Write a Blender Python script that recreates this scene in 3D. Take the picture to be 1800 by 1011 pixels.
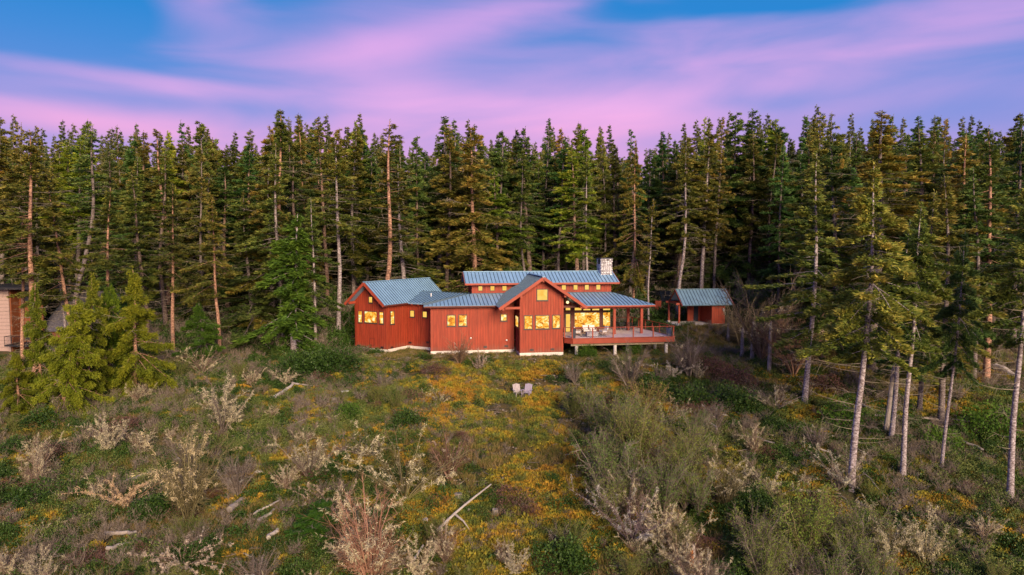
import bpy, math, random
import numpy as np
from mathutils import Vector

for o in list(bpy.data.objects):
    bpy.data.objects.remove(o, do_unlink=True)
SC = bpy.context.scene
COL = SC.collection
PI = math.pi

# ------------------------------------------------------------------ camera
CAM_Z, PITCH, FPX = 12.0, math.radians(3.55), 1200.0
cam = bpy.data.cameras.new('camera')
cam.sensor_width = 36.0
cam.lens = 24.0
cam.clip_start = 0.5
cam.clip_end = 3000
camo = bpy.data.objects.new('camera', cam)
COL.objects.link(camo)
camo.location = (0, 0, CAM_Z)
camo.rotation_euler = (PI / 2 - PITCH, 0, 0)
SC.camera = camo

# ------------------------------------------------------------------ nodes helper
def N(nt, typ, ins=None, **props):
    n = nt.nodes.new(typ)
    for k, v in props.items():
        setattr(n, k, v)
    for k, v in (ins or {}).items():
        s = n.inputs[k]
        if isinstance(v, bpy.types.NodeSocket):
            nt.links.new(v, s)
        elif isinstance(v, bpy.types.Node):
            nt.links.new(v.outputs[0], s)
        else:
            s.default_value = v
    return n

def M_(nt, op, a, b=0.0, c=None):
    n = nt.nodes.new('ShaderNodeMath')
    n.operation = op
    for i, v in enumerate((a, b) if c is None else (a, b, c)):
        if isinstance(v, bpy.types.NodeSocket):
            nt.links.new(v, n.inputs[i])
        else:
            n.inputs[i].default_value = v
    return n.outputs[0]

def ramp(nt, fac, stops, interp='LINEAR'):
    n = nt.nodes.new('ShaderNodeValToRGB')
    nt.links.new(fac, n.inputs[0])
    cr = n.color_ramp
    cr.interpolation = interp
    while len(cr.elements) < len(stops):
        cr.elements.new(0.5)
    for e, (p, c) in zip(cr.elements, stops):
        e.position = p
        e.color = tuple(c) + ((1,) if len(c) == 3 else ())
    return n.outputs[0]

def mixc(nt, fac, a, b, blend='MIX'):
    n = nt.nodes.new('ShaderNodeMix')
    n.data_type = 'RGBA'
    n.blend_type = blend
    for i, v in ((0, fac), (6, a), (7, b)):
        if isinstance(v, bpy.types.NodeSocket):
            nt.links.new(v, n.inputs[i])
        elif i == 0:
            n.inputs[0].default_value = v
        else:
            n.inputs[i].default_value = tuple(v) + ((1,) if len(v) == 3 else ())
    return n.outputs[2]

def lin(r, g, b):
    f = lambda c: (c / 255 / 12.92) if c / 255 <= 0.04045 else ((c / 255 + 0.055) / 1.055) ** 2.4
    return (f(r), f(g), f(b))

# ------------------------------------------------------------------ dusk sky
SUN_EL, SUN_AZ = math.radians(20), math.radians(160)     # azimuth from +Y, clockwise: behind and right of the camera
w = bpy.data.worlds.new('World')
SC.world = w
w.use_nodes = True
nt = w.node_tree
nt.nodes.clear()
tc = N(nt, 'ShaderNodeTexCoord').outputs['Generated']
sky = N(nt, 'ShaderNodeTexSky', sky_type='NISHITA', sun_disc=False, sun_elevation=math.radians(4), sun_rotation=SUN_AZ,
        altitude=0, air_density=1.0, dust_density=0.6, ozone_density=3.0)
sep = N(nt, 'ShaderNodeSeparateXYZ', {0: tc})
X, Y, Z = sep.outputs
az = M_(nt, 'ARCTAN2', X, Y)                              # radians, 0 straight ahead
el = M_(nt, 'ARCSINE', Z)
vec = N(nt, 'ShaderNodeCombineXYZ', {0: X, 1: Y, 2: M_(nt, 'MULTIPLY', Z, 4.5)}).outputs[0]
wn = N(nt, 'ShaderNodeTexNoise', {'Vector': vec, 'Scale': 1.3, 'Detail': 2.0, 'Roughness': 0.5})
warp = N(nt, 'ShaderNodeVectorMath', {0: wn.outputs['Color'], 1: (0.5, 0.5, 0.5)}, operation='SUBTRACT').outputs[0]
warp = N(nt, 'ShaderNodeVectorMath', {0: warp, 'Scale': 1.1}, operation='SCALE').outputs[0]
vec2 = N(nt, 'ShaderNodeVectorMath', {0: vec, 1: warp}, operation='ADD').outputs[0]
n1 = N(nt, 'ShaderNodeTexNoise', {'Vector': vec2, 'Scale': 2.1, 'Detail': 3.0, 'Roughness': 0.45}).outputs[0]
n2 = N(nt, 'ShaderNodeTexNoise', {'Vector': vec2, 'Scale': 4.2, 'Detail': 6.0, 'Roughness': 0.52}).outputs[0]
def blob(a0, e0, sa, se, k, tilt=0.0):
    da = M_(nt, 'DIVIDE', M_(nt, 'SUBTRACT', az, a0), sa)
    e1 = M_(nt, 'SUBTRACT', M_(nt, 'SUBTRACT', el, e0), M_(nt, 'MULTIPLY', M_(nt, 'SUBTRACT', az, a0), tilt))
    de = M_(nt, 'DIVIDE', e1, se)
    q = M_(nt, 'ADD', M_(nt, 'MULTIPLY', da, da), M_(nt, 'MULTIPLY', de, de))
    return M_(nt, 'MULTIPLY', M_(nt, 'EXPONENT', M_(nt, 'MULTIPLY', q, -1.0)), k)
cloud = M_(nt, 'ADD', M_(nt, 'ADD', M_(nt, 'MULTIPLY', n1, 0.55), 0.11), M_(nt, 'MULTIPLY', n2, 0.48))
#   cloud banks: azimuth, elevation (rad), sizes, strength
for b in [(-.60, .285, .135, .062, -.85), (-.425, .325, .055, .05, .38), (-.31, .335, .07, .03, -.25), (-.14, .285, .18, .026, .32, .22), (-.165, .23, .08, .045, .2),
          (.04, .19, .26, .032, .34, -.05), (-.56, .152, .30, .018, .30, -.05), (-.58, .212, .22, .012, .24, -.05), (-.5, .182, .2, .01, -.15), (.37, .325, .13, .02, -.75), (.14, .31, .09, .03, -.18),
          (.42, .235, .34, .028, .10, .14), (.34, .19, .10, .014, -.25), (.60, .155, .2, .02, -.22), (.62, .29, .2, .06, .14), (.30, .24, .5, .09, .16), (-.3, .2, .3, .08, .08)]:
    cloud = M_(nt, 'ADD', cloud, blob(*b))
dens = N(nt, 'ShaderNodeMapRange', {'Value': cloud, 'From Min': 0.33, 'From Max': 1.34, 'To Min': 0.0, 'To Max': 1.0},
         interpolation_type='SMOOTHSTEP').outputs[0]
elc = M_(nt, 'DIVIDE', el, 1.5)
blue = ramp(nt, elc, [(0.0, lin(125, 150, 232)), (0.11, lin(112, 148, 230)), (0.17, lin(66, 142, 224)), (0.2, lin(36, 138, 220)), (0.6, lin(26, 100, 185)), (1, lin(24, 84, 165))])
nish = N(nt, 'ShaderNodeVectorMath', {0: sky.outputs[0], 'Scale': 0.10}, operation='SCALE').outputs[0]
blue = mixc(nt, 0.2, blue, nish)
pink = ramp(nt, elc, [(0.0, lin(250, 166, 210)), (0.085, lin(248, 172, 218)), (0.13, lin(230, 172, 228)), (0.2, lin(214, 164, 228)), (0.5, lin(185, 150, 215)), (1, lin(170, 150, 210))])
lowb = N(nt, 'ShaderNodeMapRange', {'Value': el, 'From Min': 0.10, 'From Max': 0.22, 'To Min': 0.26, 'To Max': 0.0}).outputs[0]
fac = M_(nt, 'MINIMUM', M_(nt, 'ADD', dens, lowb), 1.0)
skyc = mixc(nt, fac, blue, pink)
bg = N(nt, 'ShaderNodeBackground', {'Color': skyc, 'Strength': 0.80})
N(nt, 'ShaderNodeOutputWorld', {'Surface': bg})

sun = bpy.data.lights.new('sun', 'SUN')
sun.energy = 4.6
sun.color = (1.0, 0.77, 0.50)
sun.angle = math.radians(28)
suno = bpy.data.objects.new('sun', sun)
COL.objects.link(suno)
sd = Vector((math.sin(SUN_AZ) * math.cos(SUN_EL), math.cos(SUN_AZ) * math.cos(SUN_EL), math.sin(SUN_EL)))
suno.rotation_euler = sd.to_track_quat('Z', 'Y').to_euler()
suno.location = (20, -20, 40)

SC.view_settings.view_transform = 'Standard'
SC.view_settings.look = 'None'
SC.view_settings.exposure = 0.44
SC.view_settings.gamma = 1.0
SC.view_settings.use_curve_mapping = False
try:
    SC.cycles.max_bounces = 6
    SC.cycles.diffuse_bounces = 5
    SC.cycles.glossy_bounces = 2
    SC.cycles.transparent_max_bounces = 6
    SC.cycles.use_adaptive_sampling = True
    SC.cycles.adaptive_threshold = 0.02
    SC.cycles.use_denoising = True
    SC.cycles.caustics_reflective = False
    SC.cycles.caustics_refractive = False
except Exception:
    pass

# ------------------------------------------------------------------ object helpers
def props(o, label=None, cat=None, group=None, kind=None):
    if label: o['label'] = label
    if cat: o['category'] = cat
    if group: o['group'] = group
    if kind: o['kind'] = kind
    return o

def link(o, parent=None):
    COL.objects.link(o)
    if parent is not None:
        o.parent = parent
    return o

def empty(name, loc, label, cat, group=None, rz=0.0, scale=None):
    o = bpy.data.objects.new(name, None)
    o.empty_display_size = 0.3
    o.location = loc
    o.rotation_euler = (0, 0, rz)
    if scale: o.scale = scale
    link(o)
    return props(o, label, cat, group)

class MB:
    """collects shapes in world coordinates, builds one mesh object"""
    def __init__(s):
        s.v, s.f = [], []
    def add(s, vs, fs):
        b = len(s.v)
        s.v.extend([tuple(p) for p in vs])
        s.f.extend([tuple(i + b for i in q) for q in fs])
        return s
    def hexa(s, p):                     # 8 corners: bottom ring, top ring
        return s.add(p, [(0, 3, 2, 1), (4, 5, 6, 7), (0, 1, 5, 4), (1, 2, 6, 5), (2, 3, 7, 6), (3, 0, 4, 7)])
    def prism(s, poly, d):              # polygon extruded by vector d
        n = len(poly)
        p = [Vector(q) for q in poly]
        q = [a + Vector(d) for a in p]
        fs = [tuple(range(n))[::-1], tuple(range(n, 2 * n))]
        fs += [(i, (i + 1) % n, n + (i + 1) % n, n + i) for i in range(n)]
        return s.add(p + q, fs)
    def bar(s, a, b, wd, h, up=(0, 0, 1)):   # rectangular bar from a to b
        a, b = Vector(a), Vector(b)
        d = (b - a).normalized()
        u = Vector(up)
        r = d.cross(u)
        if r.length < 1e-4: r = d.cross(Vector((1, 0, 0)))
        r.normalize()
        u = r.cross(d).normalized()
        r, u = r * wd / 2, u * h / 2
        return s.hexa([a - r - u, a + r - u, b + r - u, b - r - u, a - r + u, a + r + u, b + r + u, b - r + u])
    def tube(s, pts, rad, n=6, cap=True):
        pts = [Vector(p) for p in pts]
        if not hasattr(rad, '__len__'): rad = [rad] * len(pts)
        vs = []
        for i, p in enumerate(pts):
            d = (pts[min(i + 1, len(pts) - 1)] - pts[max(i - 1, 0)]).normalized()
            r = d.cross(Vector((0.13, 0.2, 1)))
            if r.length < 1e-3: r = d.cross(Vector((1, 0, 0)))
            r.normalize()
            u = r.cross(d)
            for k in range(n):
                t = 2 * PI * k / n
                vs.append(p + (r * math.cos(t) + u * math.sin(t)) * rad[i])
        fs = []
        for i in range(len(pts) - 1):
            for k in range(n):
                fs.append((i * n + k, i * n + (k + 1) % n, (i + 1) * n + (k + 1) % n, (i + 1) * n + k))
        if cap:
            fs.append(tuple(range(n))[::-1])
            fs.append(tuple(range((len(pts) - 1) * n, len(pts) * n)))
        return s.add(vs, fs)
    def build(s, name, mat, parent=None, loc=None, **kw):
        me = bpy.data.meshes.new(name)
        L = Vector(loc) if loc is not None else (WORLD_LOC[parent.name] if parent else Vector((0, 0, 0)))
        me.from_pydata([(p[0] - L[0], p[1] - L[1], p[2] - L[2]) for p in s.v], [], s.f)
        me.materials.append(mat)
        me.update()
        o = bpy.data.objects.new(name, me)
        link(o, parent)
        if parent is None:
            o.location = L
        WORLD_LOC[o.name] = L
        return props(o, **kw)
WORLD_LOC = {}
def thing(name, loc, label, cat, group=None):
    o = empty(name, loc, label, cat, group)
    WORLD_LOC[o.name] = Vector(loc)
    return o
# children of a part (sub-parts) keep the same local origin as their parent: location stays zero all the way down

def mat(name, col, rough=0.7, metal=0.0, bump=None, var=None, spec=0.4):
    m = bpy.data.materials.new(name)
    m.use_nodes = True
    t = m.node_tree
    b = t.nodes['Principled BSDF']
    b.inputs['Roughness'].default_value = rough
    b.inputs['Metallic'].default_value = metal
    b.inputs['Specular IOR Level'].default_value = spec
    c = tuple(col) + (1,)
    b.inputs['Base Color'].default_value = c
    if var:
        sc, amt = var[0], var[1]
        st = var[2] if len(var) > 2 else (1, 1, 1)
        g = N(t, 'ShaderNodeNewGeometry').outputs['Position']
        mp = N(t, 'ShaderNodeMapping', {0: g, 'Scale': st}).outputs[0]
        nz = N(t, 'ShaderNodeTexNoise', {'Vector': mp, 'Scale': sc, 'Detail': 4.0, 'Roughness': 0.6}).outputs[0]
        o = ramp(t, nz, [(0.28, [x * (1 - amt) for x in col]), (0.72, [min(1, x * (1 + amt)) for x in col])])
        t.links.new(o, b.inputs['Base Color'])
        if bump:
            bp = N(t, 'ShaderNodeBump', {'Height': nz, 'Strength': bump, 'Distance': 0.05})
            t.links.new(bp.outputs[0], b.inputs['Normal'])
    return m

# ------------------------------------------------------------------ terrain shape
def hash2(ix, iy, s):
    n = (ix * 374761393 + iy * 668265263 + s * 974711) & 0x7fffffff
    n = ((n ^ (n >> 13)) * 1274126177) & 0x7fffffff
    return ((n ^ (n >> 16)) & 0xffff) / 65535.0
def vnoise(x, y, s=0):
    x = np.asarray(x, float); y = np.asarray(y, float)
    ix = np.floor(x).astype(np.int64); iy = np.floor(y).astype(np.int64)
    fx, fy = x - ix, y - iy
    fx = fx * fx * (3 - 2 * fx); fy = fy * fy * (3 - 2 * fy)
    a, b = hash2(ix, iy, s), hash2(ix + 1, iy, s)
    c, d = hash2(ix, iy + 1, s), hash2(ix + 1, iy + 1, s)
    return (a * (1 - fx) + b * fx) * (1 - fy) + (c * (1 - fx) + d * fx) * fy
def fbm(x, y, s=0, o=3):
    v, a, t = 0, 1, 0
    for i in range(o):
        v = v + a * vnoise(np.asarray(x) * 2 ** i + 17.3 * i, np.asarray(y) * 2 ** i - 9.1 * i, s + i); t += a; a *= .5
    return v / t
HY = [-300, 0, 20, 34, 42, 50, 60, 67, 70.5, 76, 80, 85, 90, 95, 110, 140, 200, 400, 900]
HZ = [-22, -9.2, -7, -4.8, -3.7, -2.5, -1.4, -0.1, .55, .7, 1.9, 2.7, 3.5, 4.2, 5.4, 8, 12, 18, 20]
def height(x, y):
    x = np.asarray(x, float); y = np.asarray(y, float)
    z = np.interp(y, HY, HZ)
    yard = np.exp(-(np.maximum(0, np.abs(x - 1) - 18) / 5.0) ** 2) * np.exp(-(np.maximum(0, np.abs(y - 78) - 9.0) / 3.0) ** 2)
    zy = 0.55 + 0.05 * np.clip(y - 76, 0, 20)
    z = z * (1 - yard) + zy * yard
    shed = np.exp(-(np.maximum(0, np.abs(x - 22.5) - 4.5) / 2.0) ** 2) * np.exp(-(np.maximum(0, np.abs(y - 83) - 3.5) / 2.0) ** 2)
    z = z * (1 - shed) + 2.4 * shed
    z = z - 0.05 * np.maximum(0, -x - 30) * np.clip((y - 60) / 15, 0, 1) + 0.02 * np.maximum(0, x - 22) * np.clip((y - 50) / 20, 0, 1)
    z = z - 2.6 * np.exp(-((x + 60) / 13) ** 2) * np.exp(-(np.maximum(0, np.abs(y - 81) - 3) / 7) ** 2)
    rough = (1 - 0.9 * yard) * (1 - 0.9 * shed)
    z = z + rough * ((fbm(x / 7, y / 7, 3) - .5) * 1.1 + (fbm(x / 1.8, y / 1.8, 9) - .5) * 0.38)
    return z

def ray(u, v):
    x, yv, zf = (u - 900) / FPX, (505.5 - v) / FPX, 1.0
    cp, sp = math.cos(PITCH), math.sin(PITCH)
    return Vector((x, cp * zf + sp * yv, -sp * zf + cp * yv))
CAMP = Vector((0, 0, CAM_Z))
def at(u, v, y):                         # point at ground distance y seen at photo position u, v
    d = ray(u, v)
    return CAMP + d * (y / d.y)
def ground(x, y):
    return float(height(x, y))
def onground(u, v):                      # where the line of sight meets the terrain
    d = ray(u, v)
    y = 24.0
    while y < 170:
        p = CAMP + d * (y / d.y)
        if p.z <= ground(p.x, p.y): break
        y += 0.25
    return Vector((p.x, p.y, ground(p.x, p.y)))
# ------------------------------------------------------------------ materials of the buildings
SIDING = mat('red_siding', (0.31, 0.043, 0.018), 0.62, var=(1.0, 0.36, (5, 5, 0.5)), bump=0.15)
def weather(m):
    # pale, muddy splash zone at the foot of the boards and streaks of faded stain
    t = m.node_tree; b = t.nodes['Principled BSDF']
    src = b.inputs['Base Color'].links[0].from_socket
    g = N(t, 'ShaderNodeNewGeometry').outputs['Position']
    z = N(t, 'ShaderNodeSeparateXYZ', {0: g}).outputs[2]
    n = N(t, 'ShaderNodeTexNoise', {'Vector': N(t, 'ShaderNodeMapping', {0: g, 'Scale': (2.5, 2.5, .5)}).outputs[0], 'Scale': 1.2, 'Detail': 5.0}).outputs[0]
    f = N(t, 'ShaderNodeMapRange', {'Value': M_(t, 'SUBTRACT', z, M_(t, 'MULTIPLY', n, 1.4)), 'From Min': 0.1, 'From Max': 0.75, 'To Min': .6, 'To Max': 0.0}).outputs[0]
    c = mixc(t, f, src, (.20, .10, .07))
    n2 = N(t, 'ShaderNodeTexNoise', {'Vector': N(t, 'ShaderNodeMapping', {0: g, 'Scale': (7, 7, .25)}).outputs[0], 'Scale': 1.0, 'Detail': 3.0}).outputs[0]
    c = mixc(t, N(t, 'ShaderNodeMapRange', {'Value': n2, 'From Min': .5, 'From Max': .75, 'To Min': 0.0, 'To Max': .5}).outputs[0], c, (.36, .075, .032))
    t.links.new(c, b.inputs['Base Color'])
weather(SIDING)
BATTEN = mat('red_batten', (0.24, 0.034, 0.016), 0.6, var=(1.5, 0.2, (4, 4, .5)))
TRIM = mat('red_trim', (0.35, 0.062, 0.032), 0.55, var=(1.5, 0.2))
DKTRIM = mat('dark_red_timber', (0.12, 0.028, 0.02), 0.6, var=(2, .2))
SOFFIT = mat('soffit_wood', (0.16, 0.05, 0.03), 0.7, var=(3, .2))
ROOF = mat('blue_grey_metal_roof', (0.27, 0.46, 0.66), 0.42, 0.15, var=(0.9, 0.12))
ROOF2 = mat('green_grey_metal_roof', (0.20, 0.33, 0.42), 0.45, 0.15, var=(0.9, 0.15))
SEAM = mat('roof_seam', (0.06, 0.10, 0.15), 0.45, 0.3)
CONC = mat('pale_concrete', (0.72, 0.66, 0.62), 0.9, var=(2.5, 0.15), bump=0.2)
FRAME = mat('dark_bronze_frame', (0.075, 0.05, 0.045), 0.45)
DECKM = mat('weathered_deck_boards', (0.70, 0.56, 0.57), 0.8, var=(3, 0.18, (.3, 6, 1)))
BEAMM = mat('pale_timber_beam', (0.30, 0.25, 0.17), 0.85, var=(3, .2))
WHITE = mat('white_cushion', (0.75, 0.72, 0.72), 0.9)
GREYF = mat('grey_outdoor_fabric', (0.42, 0.39, 0.42), 0.9, var=(8, .1))
WOODF = mat('pale_teak', (0.45, 0.33, 0.25), 0.7)
BLACK = mat('matte_black', (0.018, 0.018, 0.022), 0.5)
CHAR = mat('charcoal_planter', (0.05, 0.055, 0.075), 0.6, var=(9, .3))
NAVY = mat('slate_blue_planter', (0.035, 0.055, 0.12), 0.5, var=(6, .25))
STEEL = mat('galvanised_steel', (0.45, 0.45, 0.48), 0.45, 0.6)
PVC = mat('white_plastic', (0.8, 0.8, 0.8), 0.5)

def glow_mat(name, stops, strength, scale=1.2, detail=4.0, st=(1, 1, 1), rough=.08):
    m = bpy.data.materials.new(name); m.use_nodes = True
    t = m.node_tree; b = t.nodes['Principled BSDF']
    g = N(t, 'ShaderNodeNewGeometry').outputs['Position']
    mp = N(t, 'ShaderNodeMapping', {0: g, 'Scale': st}).outputs[0]
    nz = N(t, 'ShaderNodeTexNoise', {'Vector': mp, 'Scale': scale, 'Detail': detail, 'Roughness': 0.65, 'Distortion': .8}).outputs[0]
    o = ramp(t, nz, stops)
    b.inputs['Base Color'].default_value = (.02, .015, .01, 1)
    b.inputs['Roughness'].default_value = rough
    t.links.new(o, b.inputs['Emission Color'])
    b.inputs['Emission Strength'].default_value = strength
    return m
GLOWM = glow_mat('lit_window_pane', [(0.38, lin(176, 92, 18)), (0.46, lin(240, 156, 40)), (0.53, lin(254, 198, 84)), (0.60, lin(255, 240, 186))], .9, 1.5, 6.0)  # uneven room light is painted into the pane's emission by noise
GLOWR = glow_mat('lit_pane_painted_reflections', [(0.40, lin(140, 76, 12)), (0.45, lin(232, 146, 28)), (0.53, lin(253, 192, 76)), (0.61, lin(255, 240, 182))], .9, 2.0, 7.0, (1, 1, 1.3))  # tree reflections and room light are noise blotches painted into the emission
GLOWP = glow_mat('lit_upper_pane', [(0.3, lin(238, 176, 56)), (0.7, lin(252, 214, 112))], .82, .8, 2)
DARKG = mat('dark_glass', (0.03, 0.035, 0.05), 0.08)

# ------------------------------------------------------------------ plan of the house
TH = math.radians(9)
O2 = Vector((0.80, 70.0))
FA, FB = Vector((math.cos(TH), math.sin(TH))), Vector((-math.sin(TH), math.cos(TH)))
def F(a, b, z=None):
    p = O2 + FA * a + FB * b
    return Vector((p.x, p.y)) if z is None else Vector((p.x, p.y, z))
BASE = 0.88          # bottom of the boards
EAVE = 5.70

class Plane:
    """vertical wall plane, p0 to p1 left to right seen from outside"""
    def __init__(s, p0, p1):
        s.p0, s.p1 = Vector(p0[:2]), Vector(p1[:2])
        s.L = (s.p1 - s.p0).length
        s.d = (s.p1 - s.p0) / s.L
        s.n = Vector((s.d.y, -s.d.x))            # outward
    def w(s, t, z, out=0.0):
        q = s.p0 + s.d * t + s.n * out
        return Vector((q.x, q.y, z))
    def hit(s, u, v):
        r = ray(u, v)
        k = (s.p0.dot(s.n)) / (r.x * s.n.x + r.y * s.n.y)
        q = CAMP + r * k
        return (Vector((q.x, q.y)) - s.p0).dot(s.d), q.z

def wall(parent, pl, ztop, name='wall', zbot=BASE, thick=0.16, battens=True, mat_=None, foundation=True, t0=0, t1=None, step=0.29, bmat=None):
    """ztop: height, or list of (t, z) for a gable outline"""
    t1 = pl.L if t1 is None else t1
    prof = [(t0, ztop), (t1, ztop)] if not isinstance(ztop, list) else ztop
    poly = [pl.w(t0, zbot), pl.w(t1, zbot)] + [pl.w(t, z) for t, z in reversed(prof)]
    mb = MB().prism(poly, Vector((-pl.n.x, -pl.n.y, 0)) * thick)
    wo = mb.build(name, mat_ or SIDING, parent)
    if battens:
        xs, zs = [p[0] for p in prof], [p[1] for p in prof]
        b = MB()
        t = t0 + 0.04
        while t < t1 - 0.02:
            zt = float(np.interp(t, xs, zs)) - 0.03
            b.hexa([pl.w(t - .022, zbot + .01, .001), pl.w(t + .022, zbot + .01, .001), pl.w(t + .022, zbot + .01, .024), pl.w(t - .022, zbot + .01, .024),
                    pl.w(t - .022, zt, .001), pl.w(t + .022, zt, .001), pl.w(t + .022, zt, .024), pl.w(t - .022, zt, .024)])
            t += step
        b.build('batten', bmat or BATTEN, wo, kind='stuff')
    if foundation:
        MB().prism([pl.w(t0 + .003, -0.9, -.03), pl.w(t1 - .003, -0.9, -.03), pl.w(t1 - .003, zbot - .004, -.03), pl.w(t0 + .003, zbot - .004, -.03)],
                   Vector((-pl.n.x, -pl.n.y, 0)) * 0.2).build('foundation', CONC, parent)
    return wo

def window(parent, pl, u0, v0, u1, v1, pane=None, fw=0.085, sill=True, name='window', rect=None):
    if rect: t0, z1, t1, z0 = rect
    else:
        t0, z1 = pl.hit(u0, v0); t1, z0 = pl.hit(u1, v1)
        _, z0b = pl.hit(u0, v1 if False else v1); 
    fr = MB()
    o0, o1 = .003, .055
    def fb(a0, c0, a1, c1, out=o1):
        fr.hexa([pl.w(a0, c0, o0), pl.w(a1, c0, o0), pl.w(a1, c0, out), pl.w(a0, c0, out),
                 pl.w(a0, c1, o0), pl.w(a1, c1, o0), pl.w(a1, c1, out), pl.w(a0, c1, out)])
    fb(t0, z0, t0 + fw, z1); fb(t1 - fw, z0, t1, z1)
    fb(t0 + fw, z1 - fw, t1 - fw, z1, o1 - .002); fb(t0 + fw, z0, t1 - fw, z0 + fw, o1 - .002)
    if sill: fb(t0 - .05, z0 - .05, t1 + .05, z0 - .001, .085)
    f = fr.build(name, FRAME, parent)
    p = MB().hexa([pl.w(t0 + fw - .01, z0 + fw - .01, .012), pl.w(t1 - fw + .01, z0 + fw - .01, .012), pl.w(t1 - fw + .01, z0 + fw - .01, .031), pl.w(t0 + fw - .01, z0 + fw - .01, .031),
                   pl.w(t0 + fw - .01, z1 - fw + .01, .012), pl.w(t1 - fw + .01, z1 - fw + .01, .012), pl.w(t1 - fw + .01, z1 - fw + .01, .031), pl.w(t0 + fw - .01, z1 - fw + .01, .031)])
    p.build('pane', pane or GLOWM, f)
    return f

def slope(parent, e0, e1, r1, r0, name='roof_slope', seam=0.42, thick=.13, mat_=None, seamd=None):
    """roof plane: eave line e0-e1, top line r0-r1 (world points); seams run up the slope"""
    e0, e1, r0, r1 = map(Vector, (e0, e1, r0, r1))
    ax = (e1 - e0).normalized()
    n = ax.cross((r0 - e0) if (r0 - e0).length > .1 else (r1 - e0)).normalized()
    if n.z < 0: n = -n
    up = n.cross(ax).normalized()
    if up.z < 0: up = -up
    poly = [e0, e1, r1, r0]
    tri = (r1 - r0).length < .01
    if tri: poly = [e0, e1, r0]
    o = MB().prism([q - n * thick for q in poly], n * thick).build(name, mat_ or ROOF, parent)
    # seams: clip lines in slope direction against the polygon
    P = [((q - e0).dot(ax), (q - e0).dot(up)) for q in poly]
    lo, hi = min(p[0] for p in P), max(p[0] for p in P)
    sm = MB()
    x = lo + .06
    while x < hi:
        ys = []
        for i in range(len(P)):
            (xa, ya), (xb, yb) = P[i], P[(i + 1) % len(P)]
            if (xa - x) * (xb - x) <= 0 and abs(xa - xb) > 1e-6:
                ys.append(ya + (yb - ya) * (x - xa) / (xb - xa))
        if len(ys) >= 2 and max(ys) - min(ys) > .15:
            a = e0 + ax * x + up * (min(ys) + .01) + n * .022
            b = e0 + ax * x + up * (max(ys) - .01) + n * .022
            sm.bar(a, b, .05, .05, n)
        x += seam
    if sm.v: sm.build('roof_seam', SEAM, o, kind='stuff')
    return o

def strip(parent, name, a, b, wd, h, mat_, up=(0, 0, 1)):
    return MB().bar(a, b, wd, h, up).build(name, mat_, parent)

# ------------------------------------------------------------------ the red house
house = thing('red_house', F(2.3, 4, 0.6), 'red board-and-batten house with blue metal roofs and glowing yellow windows', 'house')
GW = 4.62
plG = Plane(F(0, 0), F(GW, 0))
plGl = Plane(F(0, 2.6), F(0, 0))
plGr = Plane(F(GW, 0), F(GW, 3.8))
tM = -(F(0, 2.6) - F(0, 2.6)).length
# left end of the middle wall
AM = -9.05
plM = Plane(F(AM, 2.6), F(0, 2.6))
AX = 2.31                                   # ridge of the front gable
GR = 8.78
gs = (GR - EAVE) / 4.5
gz = lambda t: GR - .14 - abs(t - AX) * gs
wall(house, plG, [(0, gz(0)), (AX, gz(AX)), (GW, gz(GW))])
wall(house, plGl, gz(0), t1=plGl.L - .165)
wall(house, plGr, gz(GW), t0=.165)
wall(house, plM, EAVE + .12, t1=plM.L - .165)
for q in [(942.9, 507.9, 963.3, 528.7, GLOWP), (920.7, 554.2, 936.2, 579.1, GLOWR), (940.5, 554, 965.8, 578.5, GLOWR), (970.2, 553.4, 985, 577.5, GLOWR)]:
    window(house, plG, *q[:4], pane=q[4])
window(house, plGl, 906.7, 552.9, 911.9, 577.2)
for q in [(785.2, 553.5, 801.2, 573.9), (805.3, 553.1, 821.3, 573.6), (879.5, 551.7, 891.4, 564.7)]:
    window(house, plM, *q, pane=GLOWM)

# left wing, turned 30 degrees
PHI = math.radians(30)
WD, WN = Vector((math.cos(PHI), -math.sin(PHI))), Vector((math.sin(PHI), math.cos(PHI)))   # along the gable wall / back
W1 = Vector(at(679.5, 560, 72.3)[:2])
W0 = W1 - WD * 4.5
plW = Plane(W0, W1)
L0 = W1 + WN * 3.55
plWs = Plane(W1, L0)
Q = F(AM, 2.6)
# link wall runs from L0 parallel to the gable wall until abreast of the corner Q of the middle wall
kk = (Q - L0)
L1 = L0 + WD * 3.55
plL = Plane(L0, L1)
plR = Plane(L1, Q)
WR = 8.06
wz = lambda t: WR - .16 - abs(t - 2.25) * .86
wall(house, plW, [(0, wz(0)), (2.25, wz(2.25)), (4.5, wz(4.5))])
wall(house, plWs, wz(4.5) , t0=.165)
wall(house, plL, EAVE + .1, t0=.01)
wall(house, plR, EAVE + .05, t0=.003, t1=plR.L - .165)
wall(house, Plane(W0 + WN * 11, W0), wz(0), battens=False)
wall(house, Plane(W1 + WN * 11, W0 + WN * 11), wz(0), battens=False)
for q in [(648.1, 520.9, 655.5, 533, GLOWP), (629.7, 545.8, 637.4, 567.7, GLOWM), (640.6, 546.3, 663.6, 569, GLOWM), (666.8, 547.6, 674.8, 570, GLOWM)]:
    window(house, plW, *q[:4], pane=q[4], fw=.07)
window(house, plWs, 685.5, 546.9, 693.1, 569.8, fw=.07)
window(house, plL, 720.7, 545, 729, 558, pane=GLOWP, fw=.07)
window(house, plL, 742.8, 546.7, 751.3, 559, pane=GLOWP, fw=.07)
window(house, plR, 0, 0, 0, 0, rect=(plR.L * .3, 5.05, plR.L * .75, 3.75), pane=DARKG, fw=.07)
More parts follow.
